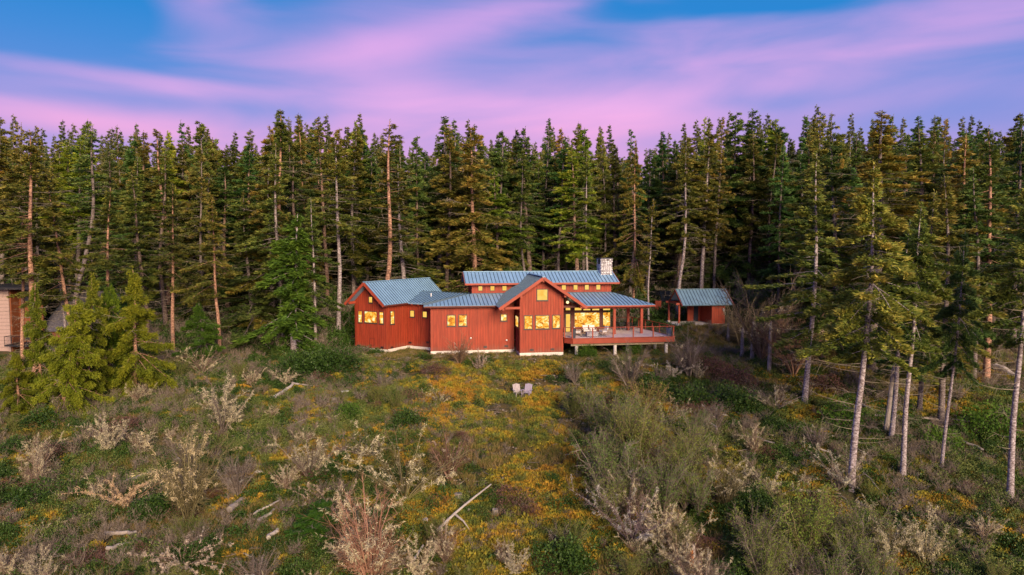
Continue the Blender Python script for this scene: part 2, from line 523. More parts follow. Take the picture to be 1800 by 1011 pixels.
# crawl hatch and foundation vents
t_, z_ = plW.hit(650.5, 594); t2_, z2_ = plW.hit(659, 607)
hb = MB()
for (a0, a1, c0, c1) in [(t_, t2_, z_ - .03, z_), (t_, t2_, z2_, z2_ + .03), (t_, t_ + .03, z2_, z_), (t2_ - .03, t2_, z2_, z_)]:
    hb.hexa([plW.w(a0, c0, .03), plW.w(a1, c0, .03), plW.w(a1, c0, .045), plW.w(a0, c0, .045), plW.w(a0, c1, .03), plW.w(a1, c1, .03), plW.w(a1, c1, .045), plW.w(a0, c1, .045)])
hb.build('crawl_hatch', DKTRIM, house)
for pl, u, v in [(plG, 934.6, 615.3), (plG, 971, 614.2), (plM, 890, 608.5), (plM, 853, 610), (plW, 672, 611), (plW, 630.5, 611.5), (plWs, 688.5, 611), (plL, 721, 602.5), (plL, 752, 602)]:
    t, z = pl.hit(u, v); z = max(z, BASE + .12)
    vb = MB()
    for k in range(4):
        c = z - .09 + k * .055
        vb.hexa([pl.w(t - .2, c, .026), pl.w(t + .2, c, .026), pl.w(t + .2, c, .05), pl.w(t - .2, c, .05),
                 pl.w(t - .2, c + .035, .026), pl.w(t + .2, c + .035, .026), pl.w(t + .2, c + .035, .035), pl.w(t - .2, c + .035, .035)])
    vb.build('foundation_vent', BLACK, house)
for pl, u, v in [(plM, 827.5, 594), (plM, 890.3, 597.5)]:
    t, z = pl.hit(u, v)
    MB().tube([pl.w(t, z, .02), pl.w(t, z, .12), pl.w(t, z - .08, .16)], [.06, .09, .08], 8).build('dryer_vent', PVC, house)

# window wall on the deck
DECKZ = 2.42
plV = Plane(F(GW, 3.8), F(10.35, 3.8))
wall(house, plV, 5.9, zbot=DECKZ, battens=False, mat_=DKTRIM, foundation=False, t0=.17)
for q in [(993.6, 540, 1002.9, 546), (1009.4, 540, 1022.6, 546), (1024.6, 540, 1038.2, 546), (1040.2, 540, 1053.9, 546), (1059.3, 539.6, 1072.9, 545.8)]:
    window(house, plV, *q, pane=GLOWP, fw=.05, sill=False)
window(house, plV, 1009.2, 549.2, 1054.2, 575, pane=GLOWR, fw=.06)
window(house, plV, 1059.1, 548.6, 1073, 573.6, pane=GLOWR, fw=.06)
dr = window(house, plV, 993.4, 551, 1003.2, 584.2, pane=GLOWP, fw=.09, sill=False, name='door')
t_, z_ = plV.hit(1002, 569)
MB().tube([plV.w(t_, 3.4, .07), plV.w(t_, 3.6, .07)], .02, 6).build('handle', STEEL, dr)
plE = Plane(F(10.35, 3.8), F(10.35, 10.5))
wall(house, plE, 6.2, zbot=DECKZ, foundation=False, t0=.16)
wall(house, Plane(F(10.35, 10.5), F(-9, 10.5)), 5.9, battens=False)
strip(house, 'header_beam', F(GW + .2, 3.55, 5.62), F(10.5, 3.55, 5.62), .18, .22, TRIM)
# round lit lamp under the gable
lt, lz = Plane(F(GW, 3.7), F(10, 3.7)).hit(997.4, 531.2)
lp = Plane(F(GW, 3.7), F(10, 3.7)).w(lt, lz)
wall(house, Plane(F(GW, 3.72), F(7.4, 3.72)), [(0, 7.2), (2.78, 5.6)], zbot=5.5, battens=False, mat_=SOFFIT, foundation=False, t0=.0, t1=2.78)
bl = MB()
import itertools
def sphere(mb, c, r, nu=10, nv=7, sz=1.0):
    c = Vector(c); vs = []; fs = []
    for j in range(nv + 1):
        th = PI * j / nv
        for i in range(nu):
            ph = 2 * PI * i / nu
            vs.append(c + Vector((r * math.sin(th) * math.cos(ph), r * math.sin(th) * math.sin(ph), r * sz * math.cos(th))))
    for j in range(nv):
        for i in range(nu):
            fs.append((j * nu + i, (j + 1) * nu + i, (j + 1) * nu + (i + 1) % nu, j * nu + (i + 1) % nu))
    return mb.add(vs, fs)
sphere(bl, lp + Vector((0, -.25, 0)), .16)
LAMPM = glow_mat('lit_lamp_globe', [(0, lin(255, 222, 150)), (1, lin(255, 240, 190))], 1.3)
bl.build('lamp_globe', LAMPM, house)

# clerestory
plC = Plane(F(-4.35, 6), F(11.6, 6))
CE, CR, CB = 7.84, 8.98, 8.05
wall(house, plC, CE - .08, zbot=6.4, foundation=False)
cz = (CR - CE) / (CB - 5.3)
wall(house, Plane(F(-4.35, 10.1), F(-4.35, 6.16)), [(0, CE - .1), (2.05, CR - .2), (3.94, CE)], zbot=6.2, foundation=False)
wall(house, Plane(F(11.6, 6.16), F(11.6, 10.1)), [(0, CE - .1), (1.9, CR - .2), (3.94, CE - .1)], zbot=6.2, foundation=False)
for u0, u1, v0, v1 in [(840.4, 848.3, 502.8, 511.4), (861.5, 869.5, 502.6, 511.3), (882.5, 890.8, 502.4, 511.2), (986.9, 995.1, 501, 510), (1007.6, 1015.5, 500.6, 509.8), (1027.4, 1035.3, 500.5, 509.7), (1047.6, 1055.5, 500.3, 509.6)]:
    window(house, plC, u0, v0, u1, v1, pane=GLOWP, fw=.045, sill=False)
A0, A1 = -5.15, 12.35
slope(house, F(A0, 5.3, CE), F(A1, 5.3, CE), F(A1, CB, CR), F(A0, CB, CR))
slope(house, F(A0, 10.8, CE), F(A1, 10.8, CE), F(A1, CB, CR), F(A0, CB, CR))
strip(house, 'ridge_cap', F(A0, CB, CR + .03), F(A1, CB, CR + .03), .3, .06, ROOF)
strip(house, 'fascia', F(A0, 5.27, CE - .12), F(A1, 5.27, CE - .12), .05, .2, TRIM)
for a in (A0 - .03, A1 + .03):
    for b0 in (5.3, 10.8):
        strip(house, 'rake_board', F(a, b0, CE - .13), F(a, CB, CR - .13), .05, .26, TRIM, (0, 0, 1))
def tails(eb, ez, a0, a1, n, b1, z1, lo=.1):
    for i in range(n):
        a = a0 + (a1 - a0) * i / (n - 1)
        strip(house, 'rafter_tail', F(a, eb + .03, ez - lo - .1), F(a, b1, z1 - lo - .1), .1, .14, TRIM)
tails(5.32, CE, A0 + .3, A1 - .3, 12, 6.0, CE + .29)
strip(house, 'purlin', F(A0 + .1, 6.1, CE - .1), F(-4.3, 6.1, CE - .1), .16, .2, TRIM)

# lower roofs: left part and right (porch) part, both hipped at the outer end
LT = 6.62
ex0 = -9.75
slope(house, F(ex0, 2.0, EAVE), F(-2.02, 2.0, EAVE), F(-.7, 6.02, LT), F(-4.6, 6.02, LT))
slope(house, F(ex0, 10.0, EAVE), F(ex0, 2.0, EAVE), F(-4.6, 6.02, LT), F(-4.6, 6.02, LT))
RXE = 15.0
rz = EAVE - .1
slope(house, F(6.72, 1.05, rz), F(RXE, 1.05, rz), F(11.75, 6.02, LT), F(5.3, 6.02, LT))
slope(house, F(RXE, 1.05, rz), F(RXE, 10.5, rz), F(11.75, 6.02, LT), F(11.75, 6.02, LT))
strip(house, 'fascia', F(ex0 + .05, 1.97, EAVE - .12), F(-2.1, 1.97, EAVE - .12), .05, .16, DKTRIM)
strip(house, 'fascia', F(6.7, 1.02, rz - .12), F(RXE, 1.02, rz - .12), .05, .16, TRIM)
strip(house, 'fascia', F(RXE + .03, 1.0, rz - .12), F(RXE + .03, 10.4, rz - .12), .05, .16, TRIM)
tails(2.03, EAVE, ex0 + .7, -2.4, 5, 2.6, EAVE + .1)
strip(house, 'flashing', F(-4.4, 5.97, LT + .03), F(11.6, 5.97, LT + .03), .06, .1, SEAM)
# porch beams and columns
strip(house, 'porch_beam', F(7.0, 1.75, rz - .28), F(14.6, 1.75, rz - .28), .2, .28, TRIM)
strip(house, 'porch_beam', F(14.2, 1.9, rz - .28), F(14.2, 8.4, rz - .28), .2, .28, TRIM)
plP = Plane(F(5, 1.75), F(15, 1.75))
for u in (1079.6, 1127.2):
    t, z = plP.hit(u, 587)
    p = plP.w(t, 0)
    MB().bar((p.x, p.y, DECKZ), (p.x, p.y, rz - .43), .27, .27, FB.to_3d()).build('porch_column', TRIM, house)
pb = F(14.15, 5.2)
pb = Vector(at(1114.3, 583, 1)[:2]) * 0 + Vector(F(13.15, 4.55))
MB().bar((pb.x, pb.y, DECKZ), (pb.x, pb.y, rz), .27, .27, FB.to_3d()).build('porch_column', TRIM, house)

# front gable roof
g0, g1 = -.98, 7.2
hw = 4.55
for sgn in (-1, 1):
    slope(house, F(AX + sgn * hw, g0, GR - hw * gs), F(AX + sgn * hw, g1, GR - hw * gs), F(AX, g1, GR), F(AX, g0, GR), seam=.42)
    strip(house, 'rake_board', F(AX + sgn * (hw + .03), g0 - .03, GR - hw * gs - .14), F(AX, g0 - .03, GR - .14), .06, .3, TRIM, (0, 0, 1))
strip(house, 'ridge_cap', F(AX, g0, GR + .03), F(AX, g1, GR + .03), .3, .06, ROOF)
for da in (-4.15, -2.3, 0, 2.3, 4.0):
    z = GR - abs(da) * gs - .42
    strip(house, 'beam_end', F(AX + da, g0 + .12, z), F(AX + da, .6 if abs(da) < 2.35 else 3.0, z), .2, .26, TRIM)
strip(house, 'tie_beam', F(AX - 3.9, -.35, EAVE - .12), F(-.02, -.35, EAVE - .12), .16, .24, TRIM)
strip(house, 'tie_beam', F(GW + .02, 0.3, EAVE - .12), F(AX + 4.3, .3, EAVE - .12), .16, .24, DKTRIM)
MB().prism([F(-2.1, 2.45, EAVE + .1), F(-.02, 2.45, EAVE + .1), F(-.02, 2.45, gz(0) - .02)], Vector((0, .05, 0))).build('gable_infill', SOFFIT, house)

# wing roof
rm = W0 + WD * 2.25
def Wp(s, b, z):
    q = rm + WD * s + WN * b
    return Vector((q.x, q.y, z))
wh = 2.72
wl = WR - wh * .86
for sgn in (-1, 1):
    slope(house, Wp(sgn * wh, -1.0, wl), Wp(sgn * wh, 10.6, wl), Wp(0, 10.6, WR), Wp(0, -1.0, WR), seam=.42)
    strip(house, 'rake_board', Wp(sgn * (wh + .03), -1.03, wl - .14), Wp(0, -1.03, WR - .14), .06, .28, TRIM, (0, 0, 1))
    strip(house, 'fascia', Wp(sgn * (wh + .02), -1.0, wl - .12), Wp(sgn * (wh + .02), 10.5, wl - .12), .04, .14, DKTRIM)
strip(house, 'ridge_cap', Wp(0, -1.0, WR + .03), Wp(0, 10.6, WR + .03), .28, .06, ROOF)
for s in (-2.2, 0, 2.0):
    strip(house, 'beam_end', Wp(s, -.9, WR - abs(s) * .86 - .4), Wp(s, .05, WR - abs(s) * .86 - .4), .2, .26, TRIM)
# link roof between wing and main roof
def Lp(t, b, z):
    q = L0 + WD * t + WN * b
    return Vector((q.x, q.y, z))
LR = 6.72
slope(house, Lp(-1.5, -.55, EAVE), Lp(4.1, -.55, EAVE), Lp(6.4, 3.6, LR - .12), Lp(-1.8, 3.6, LR), mat_=ROOF)
slope(house, Lp(-1.5, 7.7, EAVE), Lp(6.4, 7.7, EAVE), Lp(6.4, 3.6, LR - .12), Lp(-1.5, 3.6, LR), mat_=ROOF)
for i in range(5):
    t = .1 + i * .85
    strip(house, 'rafter_tail', Lp(t, -.5, EAVE - .2), Lp(t, 0, EAVE - .08), .1, .14, TRIM)

# chimney of rough stone
cx0, cy0 = 10.35, 7.15
plH = Plane(F(0, cy0), F(20, cy0))
ca0, _ = plH.hit(1057.2, 470); ca1, _ = plH.hit(1075.3, 470)
_, ctop = plH.hit(1066, 455.5)
cw, cd = ca1 - ca0, 1.75
STONE = bpy.data.materials.new('pale_field_stone'); STONE.use_nodes = True
t = STONE.node_tree; b = t.nodes['Principled BSDF']
at_ = N(t, 'ShaderNodeAttribute', attribute_name='tint').outputs['Fac']
t.links.new(ramp(t, at_, [(0, (.2, .18, .19)), (.3, (.5, .47, .49)), (1, (.85, .82, .84))]), b.inputs['Base Color'])
b.inputs['Roughness'].default_value = .85
core = MB().hexa([F(ca0 + .05, cy0 + .05, 7.9), F(ca1 - .05, cy0 + .05, 7.9), F(ca1 - .05, cy0 + cd - .05, 7.9), F(ca0 + .05, cy0 + cd - .05, 7.9),
                  F(ca0 + .05, cy0 + .05, ctop), F(ca1 - .05, cy0 + .05, ctop), F(ca1 - .05, cy0 + cd - .05, ctop), F(ca0 + .05, cy0 + cd - .05, ctop)])
chim = core.build('chimney', mat('chimney_mortar', (.22, .2, .2), .9), house)
rnd = random.Random(5)
sv, sf, st = [], [], []
def stone(face, a, z, ww, hh):
    o = [(-.5, -.35), (0, -.5), (.5, -.4), (.5, .3), (.1, .5), (-.45, .42)]
    pts = [(a + x * ww * rnd.uniform(.85, 1), z + y * hh * rnd.uniform(.85, 1)) for x, y in o]
    d0, d1 = -.0, -.09 - rnd.uniform(0, .05)
    base = len(sv)
    for (x, y) in pts:
        sv.append(F(x, cy0 + .05 + d0, y) if face == 0 else (F(ca0 + .05 + d0, cy0 + x, y) if face == 1 else F(ca1 - .05 - d0, cy0 + x, y)))
    for (x, y) in pts:
        x2, y2 = a + (x - a) * .8, z + (y - z) * .8
        sv.append(F(x2, cy0 + .05 + d1, y2) if face == 0 else (F(ca0 + .05 + d1, cy0 + x2, y2) if face == 1 else F(ca1 - .05 - d1, cy0 + x2, y2)))
    tv = rnd.random() ** .7
    st.extend([tv] * 12)
    sf.append(tuple(range(base + 6, base + 12)))
    for k in range(6): sf.append((base + k, base + (k + 1) % 6, base + 6 + (k + 1) % 6, base + 6 + k))
z = 8.0
row = 0
while z < ctop - .06:
    hh = rnd.uniform(.13, .22)
    for face, ln, s0 in ((0, cw, ca0), (1, cd, 0), (2, cd, 0)):
        x = 0.0 - (row % 2) * .08
        while x < ln:
            ww = rnd.uniform(.16, .34)
            if x + ww > ln + .04: ww = max(.1, ln - x)
            if not (face == 1 and z > ctop - .62 and .45 < x + ww / 2 < 1.35):
                stone(face, s0 + x + ww / 2, z + hh / 2, ww, hh * .95)
            x += ww
    z += hh; row += 1
me = bpy.data.meshes.new('stone')
L_ = WORLD_LOC[house.name]
me.from_pydata([tuple(Vector(p) - L_) for p in sv], [], sf)
at2 = me.attributes.new('tint', 'FLOAT', 'POINT'); at2.data.foreach_set('value', st)
me.materials.append(STONE)
so = link(bpy.data.objects.new('stone', me), chim); so['kind'] = 'stuff'
MB().hexa([F(ca0 - .0, cy0 + .45, ctop - .6), F(ca0 + .04, cy0 + .45, ctop - .6), F(ca0 + .04, cy0 + 1.35, ctop - .6), F(ca0 - .0, cy0 + 1.35, ctop - .6),
           F(ca0 - .0, cy0 + .45, ctop - .04), F(ca0 + .04, cy0 + .45, ctop - .04), F(ca0 + .04, cy0 + 1.35, ctop - .04), F(ca0 - .0, cy0 + 1.35, ctop - .04)]).build('flue_opening', BLACK, chim)
MB().hexa([F(ca0 - .12, cy0 - .12, ctop + .01), F(ca1 + .12, cy0 - .12, ctop + .01), F(ca1 + .12, cy0 + cd + .1, ctop + .01), F(ca0 - .12, cy0 + cd + .1, ctop + .01),
           F(ca0 - .12, cy0 - .12, ctop + .1), F(ca1 + .12, cy0 - .12, ctop + .1), F(ca1 + .12, cy0 + cd + .1, ctop + .1), F(ca0 - .12, cy0 + cd + .1, ctop + .1)]).build('chimney_cap', mat('dark_cap', (.1, .1, .13), .5), chim)
p_ = F(5.6 - 12, 3.9)
MB().tube([Vector((Lp(1.9, 1.8, 0).x, Lp(1.9, 1.8, 0).y, 6.2)), Vector((Lp(1.9, 1.8, 0).x, Lp(1.9, 1.8, 0).y, 6.65))], .06, 8).build('vent_pipe', PVC, house)

# ------------------------------------------------------------------ deck (a part of the house)
DP = [F(GW + .05, -.25), F(5.35, -1.15), F(16.35, -1.15), F(14.9, 8.2), F(10.5, 8.2), F(10.5, 3.82), F(GW + .05, 3.82)]
deck = MB().prism([(p.x, p.y, DECKZ - .09) for p in DP], Vector((0, 0, .05))).build('deck', SOFFIT, house)
# boards run left to right
bd = MB()
b_ = -1.14
rb = random.Random(3)
while b_ < 8.15:
    def xr(b):
        lo = GW + .06 if b > -.25 else GW + .06 + (5.35 - GW - .06) * (-.25 - b) / .9
        if b > 3.8: lo = 10.52
        return lo, 16.3 - 1.45 * (b + 1.15) / 9.35
    l0, h0 = xr(b_); l1, h1 = xr(b_ + .13)
    lo, hi = max(l0, l1), min(h0, h1)
    x = lo
    while x < hi - .05:
        x2 = min(hi, x + rb.uniform(2.5, 4.5))
        zt = DECKZ + rb.uniform(-.004, .004)
        bd.hexa([F(x, b_, DECKZ - .038), F(x2 - .006, b_, DECKZ - .038), F(x2 - .006, b_ + .135, DECKZ - .038), F(x, b_ + .135, DECKZ - .038),
                 F(x, b_, zt), F(x2 - .006, b_, zt), F(x2 - .006, b_ + .135, zt), F(x, b_ + .135, zt)])
        x = x2
    b_ += .145
bd.build('deck_board', DECKM, deck, kind='stuff')
def v3(p, z): return Vector((p.x, p.y, z))
edges = [(DP[0], DP[1]), (DP[1], DP[2]), (DP[2], DP[3]), (DP[3], DP[4])]
for i, (p, q) in enumerate(edges):
    MB().bar(v3(p, DECKZ - .30), v3(q, DECKZ - .30), .06, .52).build('rim_board', TRIM, deck)
    MB().bar(v3(p, DECKZ - .015), v3(q, DECKZ - .015), .18, .05).build('edge_board', TRIM, deck)
MB().bar(F(5.2, -.85, DECKZ - .69), F(15.3, -.85, DECKZ - .69), .2, .24).build('deck_beam', BEAMM, deck)
MB().bar(F(5.2, 2.3, DECKZ - .69), F(15.3, 2.3, DECKZ - .69), .2, .24).build('deck_beam', BEAMM, deck)
for (u, bb) in [(1013.4, -.85), (1081, -.85), (1171, -.85), (1102.5, .6), (1127, 2.3), (1151, 2.3)]:
    pl = Plane(F(0, bb), F(20, bb)); t, z = pl.hit(u, 615)
    p = pl.w(t, 0); gz_ = ground(p.x, p.y)
    MB().tube([(p.x, p.y, gz_ - .3), (p.x, p.y, DECKZ - .81 if bb != .6 else DECKZ - .56)], [.17, .17], 12).build('concrete_pier', CONC, deck)
# guard rail
rail = MB()
for p, q in edges:
    rail.bar(v3(p, DECKZ + 1.08), v3(q, DECKZ + 1.08), .13, .05)
ro = rail.build('top_rail', TRIM, deck)
posts = []
plF = Plane(DP[1], DP[2])
for u in (1006, 1042, 1078, 1113.5, 1148.5, 1184): posts.append(plF.w(plF.hit(u, 590)[0], 0, -.05))
for k in range(1, 7): posts.append(v3(DP[2].lerp(DP[3], k / 6), 0))
posts += [v3(DP[3].lerp(DP[4], .5), 0), v3(DP[0], 0)]
for p in posts:
    MB().bar((p.x, p.y, DECKZ - .02), (p.x, p.y, DECKZ + 1.05), .11, .11, FB.to_3d()).build('rail_post', TRIM, deck)
cb = MB()
for p, q in edges:
    for k in range(7):
        cb.tube([v3(p, DECKZ + .14 + .125 * k), v3(q, DECKZ + .14 + .125 * k)], .004, 4, False)
cb.build('rail_cable', STEEL, deck, kind='stuff')

# ------------------------------------------------------------------ things on the deck
def deckpt(u, b):
    pl = Plane(F(0, b), F(20, b)); t, z = pl.hit(u, 580)
    return t
def local_box(mb, org, ang, x0, x1, y0, y1, z0, z1):
    c, s = math.cos(ang), math.sin(ang)
    def q(x, y, z): return Vector((org[0] + x * c - y * s, org[1] + x * s + y * c, org[2] + z))
    return mb.hexa([q(x0, y0, z0), q(x1, y0, z0), q(x1, y1, z0), q(x0, y1, z0), q(x0, y0, z1), q(x1, y0, z1), q(x1, y1, z1), q(x0, y1, z1)])
def lounge_chair(u, b, ang, label, arms=True):
    p = F(deckpt(u, b), b, DECKZ + .005)
    c = thing('lounge_chair', p, label, 'chair', 'pale lounge seats on the deck')
    m = MB()
    for x in (-.36, .30):
        for y in (-.36, .30): local_box(m, p, ang, x, x + .06, y, y + .06, 0, .30 if y < 0 else .34)
    local_box(m, p, ang, -.36, .36, -.36, .36, .28, .33)
    m.build('frame', WOODF, c)
    for x in (-.38, .32):
        local_box(MB(), p, ang, x, x + .06, -.34, .34, .56, .60).build('armrest', WOODF, c)
        a = MB(); local_box(a, p, ang, x, x + .05, -.34, -.28, .30, .56); local_box(a, p, ang, x, x + .05, .26, .32, .30, .56); a.build('arm_support', WOODF, c)
    local_box(MB(), p, ang, -.31, .31, -.34, .25, .335, .47).build('seat_cushion', WHITE, c)
    cc, s = math.cos(ang), math.sin(ang)
    q = lambda x, y, z: Vector((p[0] + x * cc - y * s, p[1] + x * s + y * cc, p[2] + z))
    MB().hexa([q(-.31, .2, .42), q(.31, .2, .42), q(.31, .33, .42), q(-.31, .33, .42), q(-.3, .32, .92), q(.3, .32, .92), q(.3, .44, .9), q(-.3, .44, .9)]).build('back_cushion', WHITE, c)
    return c
rug_a = deckpt(1037, .55)
rg = MB()
RUGW = mat('rug_white', (.55, .52, .55), .95); RUGB = mat('rug_black', (.02, .02, .03), .95)
ra0, ra1, rb0, rb1 = deckpt(1019, 0.4), deckpt(1064, 0.4), -.35, 2.3
rug = thing('striped_rug', F((ra0 + ra1) / 2, .9, DECKZ + .005), 'black and white striped rug under the deck furniture', 'rug')
MB().hexa([F(ra0, rb0, DECKZ + .006), F(ra1, rb0, DECKZ + .006), F(ra1, rb1, DECKZ + .006), F(ra0, rb1, DECKZ + .006),
           F(ra0, rb0, DECKZ + .012), F(ra1, rb0, DECKZ + .012), F(ra1, rb1, DECKZ + .012), F(ra0, rb1, DECKZ + .012)]).build('rug_base', RUGW, rug)
k = 0; a = ra0 + .05
while a < ra1 - .12:
    MB().hexa([F(a, rb0 + .02, DECKZ + .0125), F(a + .12, rb0 + .02, DECKZ + .0125), F(a + .12, rb1 - .02, DECKZ + .0125), F(a, rb1 - .02, DECKZ + .0125),
               F(a, rb0 + .02, DECKZ + .016), F(a + .12, rb0 + .02, DECKZ + .016), F(a + .12, rb1 - .02, DECKZ + .016), F(a, rb1 - .02, DECKZ + .016)]).build('stripe', RUGB, rug)
    a += .26
lounge_chair(1030, 2.2, TH, 'white cushioned chair facing out, left one of the pair in the middle of the rug')
lounge_chair(1041.5, 2.2, TH, 'white cushioned chair facing out, right one of the pair in the middle of the rug')
lounge_chair(1016, 1.1, TH + 1.35, 'pale armchair sideways at the left end of the striped rug')
lounge_chair(1061, 1.1, TH - 1.35, 'pale armchair sideways at the right end of the striped rug')
p = F(deckpt(1040.5, .5), .5, DECKZ + .017)
ct = thing('coffee_table', p, 'low grey slab-sided coffee table standing on the striped rug', 'table')
local_box(MB(), p, TH, -.62, .62, -.35, .35, .38, .43).build('tabletop', GREYF, ct)
for x in (-.60, .04): local_box(MB(), p, TH, x, x + .56, -.33, .33, .0, .378).build('storage_block', GREYF, ct)
def planter(u, b, h, r, m_, label):
    p = F(deckpt(u, b), b, DECKZ + .004)
    t = thing('planter', p, label, 'planter')
    MB().tube([p, p + Vector((0, 0, h * .95)), p + Vector((0, 0, h))], [r * .78, r, r * 1.06], 14).build('pot', m_, t)
    MB().tube([p + Vector((0, 0, h)), p + Vector((0, 0, h + .012))], r * .9, 12).build('soil', mat('potting_soil', (.03, .02, .015), .95), t)
planter(1008.5, -.75, 1.0, .24, CHAR, 'tall charcoal planter at the left corner of the deck railing')
planter(1176, -.65, .86, .33, NAVY, 'squat slate blue planter at the right corner of the deck railing')
# dining set at the back
p = F(deckpt(1096, 5.4), 5.4, DECKZ + .004)
tb = thing('dining_table', p, 'black outdoor dining table behind the porch column', 'table')
local_box(MB(), p, TH, -1.0, 1.0, -.45, .45, .71, .75).build('tabletop', BLACK, tb)
for x in (-.92, .86):
    for y in (-.38, .32): local_box(MB(), p, TH, x, x + .06, y, y + .06, 0, .705).build('leg', BLACK, tb)
def dchair(da, db, ang, label):
    p = F(deckpt(1096, 5.4) + da, 5.4 + db, DECKZ + .004)
    c = thing('dining_chair', p, label, 'chair', 'black dining chairs on the deck')
    local_box(MB(), p, ang, -.22, .22, -.22, .22, .42, .46).build('seat', BLACK, c)
    for x in (-.22, .18):
        for y in (-.22, .18): local_box(MB(), p, ang, x, x + .04, y, y + .04, 0, .418).build('leg', BLACK, c)
    bk = MB(); local_box(bk, p, ang, -.22, -.18, .18, .22, .462, .9); local_box(bk, p, ang, .18, .22, .18, .22, .462, .9)
    for z in (.55, .66, .77, .86): local_box(bk, p, ang, -.178, .178, .185, .21, z, z + .05)
    bk.build('backrest', BLACK, c)
dchair(-.55, -.8, TH + PI, 'black dining chair at the front left side of the outdoor table')
dchair(.35, -.8, TH + PI, 'black dining chair at the front right side of the outdoor table')
dchair(-.5, .8, TH, 'black dining chair at the rear left side of the outdoor table')
dchair(.5, .8, TH, 'black dining chair at the rear right side of the outdoor table')
dchair(1.35, 0, TH - PI / 2, 'black dining chair at the right end of the outdoor table')

# ------------------------------------------------------------------ open shed on the right
S0 = F(0, 0)
shed = thing('open_shed', Vector((22.6, 82, 2.4)), 'small open-sided red shed with grey-green metal roof right of the house', 'shed')
SB = (Vector(at(1236, 570, 81.5)[:2]) - O2)
def Sf(a, b, z): return F(a, b, z)
sb0 = 8.4                                      # front line of the shed in house coordinates
plS = Plane(F(10, sb0), F(40, sb0))
hx = lambda u: plS.hit(u, 560)[0] + 10
GS = 2.45
_, sez = Plane(F(10, sb0 - .6), F(40, sb0 - .6)).hit(1245, 536)
_, srz = Plane(F(10, sb0 + 1.6), F(40, sb0 + 1.6)).hit(1230, 508.4)
e_a0 = Plane(F(0, sb0 - .6), F(40, sb0 - .6)).hit(1199.5, 537)[0]; e_a1 = Plane(F(0, sb0 - .6), F(40, sb0 - .6)).hit(1290, 535.5)[0]
slope(shed, F(e_a0, sb0 - .6, sez), F(e_a1, sb0 - .6, sez), F(e_a1, sb0 + 1.6, srz), F(e_a0, sb0 + 1.6, srz), mat_=ROOF2)
slope(shed, F(e_a0, sb0 + 3.8, sez), F(e_a1, sb0 + 3.8, sez), F(e_a1, sb0 + 1.6, srz), F(e_a0, sb0 + 1.6, srz), mat_=ROOF2)
strip(shed, 'ridge_cap', F(e_a0, sb0 + 1.6, srz + .03), F(e_a1, sb0 + 1.6, srz + .03), .26, .05, ROOF2)
for bb in (-.6, 3.8):
    for aa in (e_a0 - .03, e_a1 + .03):
        strip(shed, 'rake_board', F(aa, sb0 + bb, sez - .12), F(aa, sb0 + 1.6, srz - .12), .05, .22, TRIM)
pa, pe, pw = hx(1193.5), hx(1274.2), hx(1251)
pi_ = hx(1227)
bm_ = [(pa, 0), (pa, 3.2)]
for (a, b) in bm_:
    strip(shed, 'post', F(a, sb0 + b, GS + .2), F(a, sb0 + b, sez - .1), .2, .2, TRIM, FB.to_3d())
    strip(shed, 'post_footing', F(a, sb0 + b, GS - .3), F(a, sb0 + b, GS + .2), .3, .3, CONC, FB.to_3d())
for b in (0, 3.2):
    strip(shed, 'beam', F(pa - .4, sb0 + b, sez - .02 + .12), F(pe, sb0 + b, sez + .10), .16, .24, TRIM)
strip(shed, 'tie_beam', F(pa, sb0 + .1, sez + .1), F(pa, sb0 + 3.1, sez + .1), .14, .22, TRIM)
# floor and store room
MB().hexa([F(pa - .4, sb0 - .5, 1.2), F(pw, sb0 - .5, 1.2), F(pw, sb0 + 3.6, 1.2), F(pa - .4, sb0 + 3.6, 1.2),
           F(pa - .4, sb0 - .5, GS), F(pw, sb0 - .5, GS), F(pw, sb0 + 3.6, GS), F(pa - .4, sb0 + 3.6, GS)]).build('floor_slab', CONC, shed)
wall(shed, Plane(F(pw, sb0), F(pe, sb0)), sez + .12, zbot=GS + .05, foundation=False)
MB().hexa([F(pw + .03, sb0 + .03, .8), F(pe - .03, sb0 + .03, .8), F(pe - .03, sb0 + 3.2, .8), F(pw + .03, sb0 + 3.2, .8),
           F(pw + .03, sb0 + .03, GS + .045), F(pe - .03, sb0 + .03, GS + .045), F(pe - .03, sb0 + 3.2, GS + .045), F(pw + .03, sb0 + 3.2, GS + .045)]).build('foundation', CONC, shed)
gsh = lambda q: [(0, sez + .1), (1.6, srz - .2), (3.2, sez + .1)]
wall(shed, Plane(F(pe, sb0 + .165), F(pe, sb0 + 3.2)), [(0, sez + .12), (1.45, srz - .2), (3.03, sez + .12)], zbot=GS + .05, foundation=False)
wall(shed, Plane(F(pw, sb0 + 3.2), F(pw, sb0 + .165)), [(0, sez + .12), (1.45, srz - .2), (3.03, sez + .12)], zbot=GS + .05, foundation=False)
plB = Plane(F(pi_, sb0 + 3.1), F(pw - .02, sb0 + 3.1))
wall(shed, plB, sez + .1, zbot=GS + .05, foundation=False, mat_=SIDING)
MB().hexa([plB.w(plB.L * .45, GS + .06, .03), plB.w(plB.L * .80, GS + .06, .03), plB.w(plB.L * .80, GS + .06, .07), plB.w(plB.L * .45, GS + .06, .07),
           plB.w(plB.L * .45, GS + 2.05, .03), plB.w(plB.L * .80, GS + 2.05, .03), plB.w(plB.L * .80, GS + 2.05, .07), plB.w(plB.L * .45, GS + 2.05, .07)]).build('door', DARKG, shed)
lq = Plane(F(pw, sb0), F(pe, sb0)); lt_, lz_ = lq.hit(1271.4, 544.5)
wl_ = MB(); sphere(wl_, lq.w(lt_, lz_, .14), .13, sz=1.5); wl_.build('wall_lamp', PVC, shed)

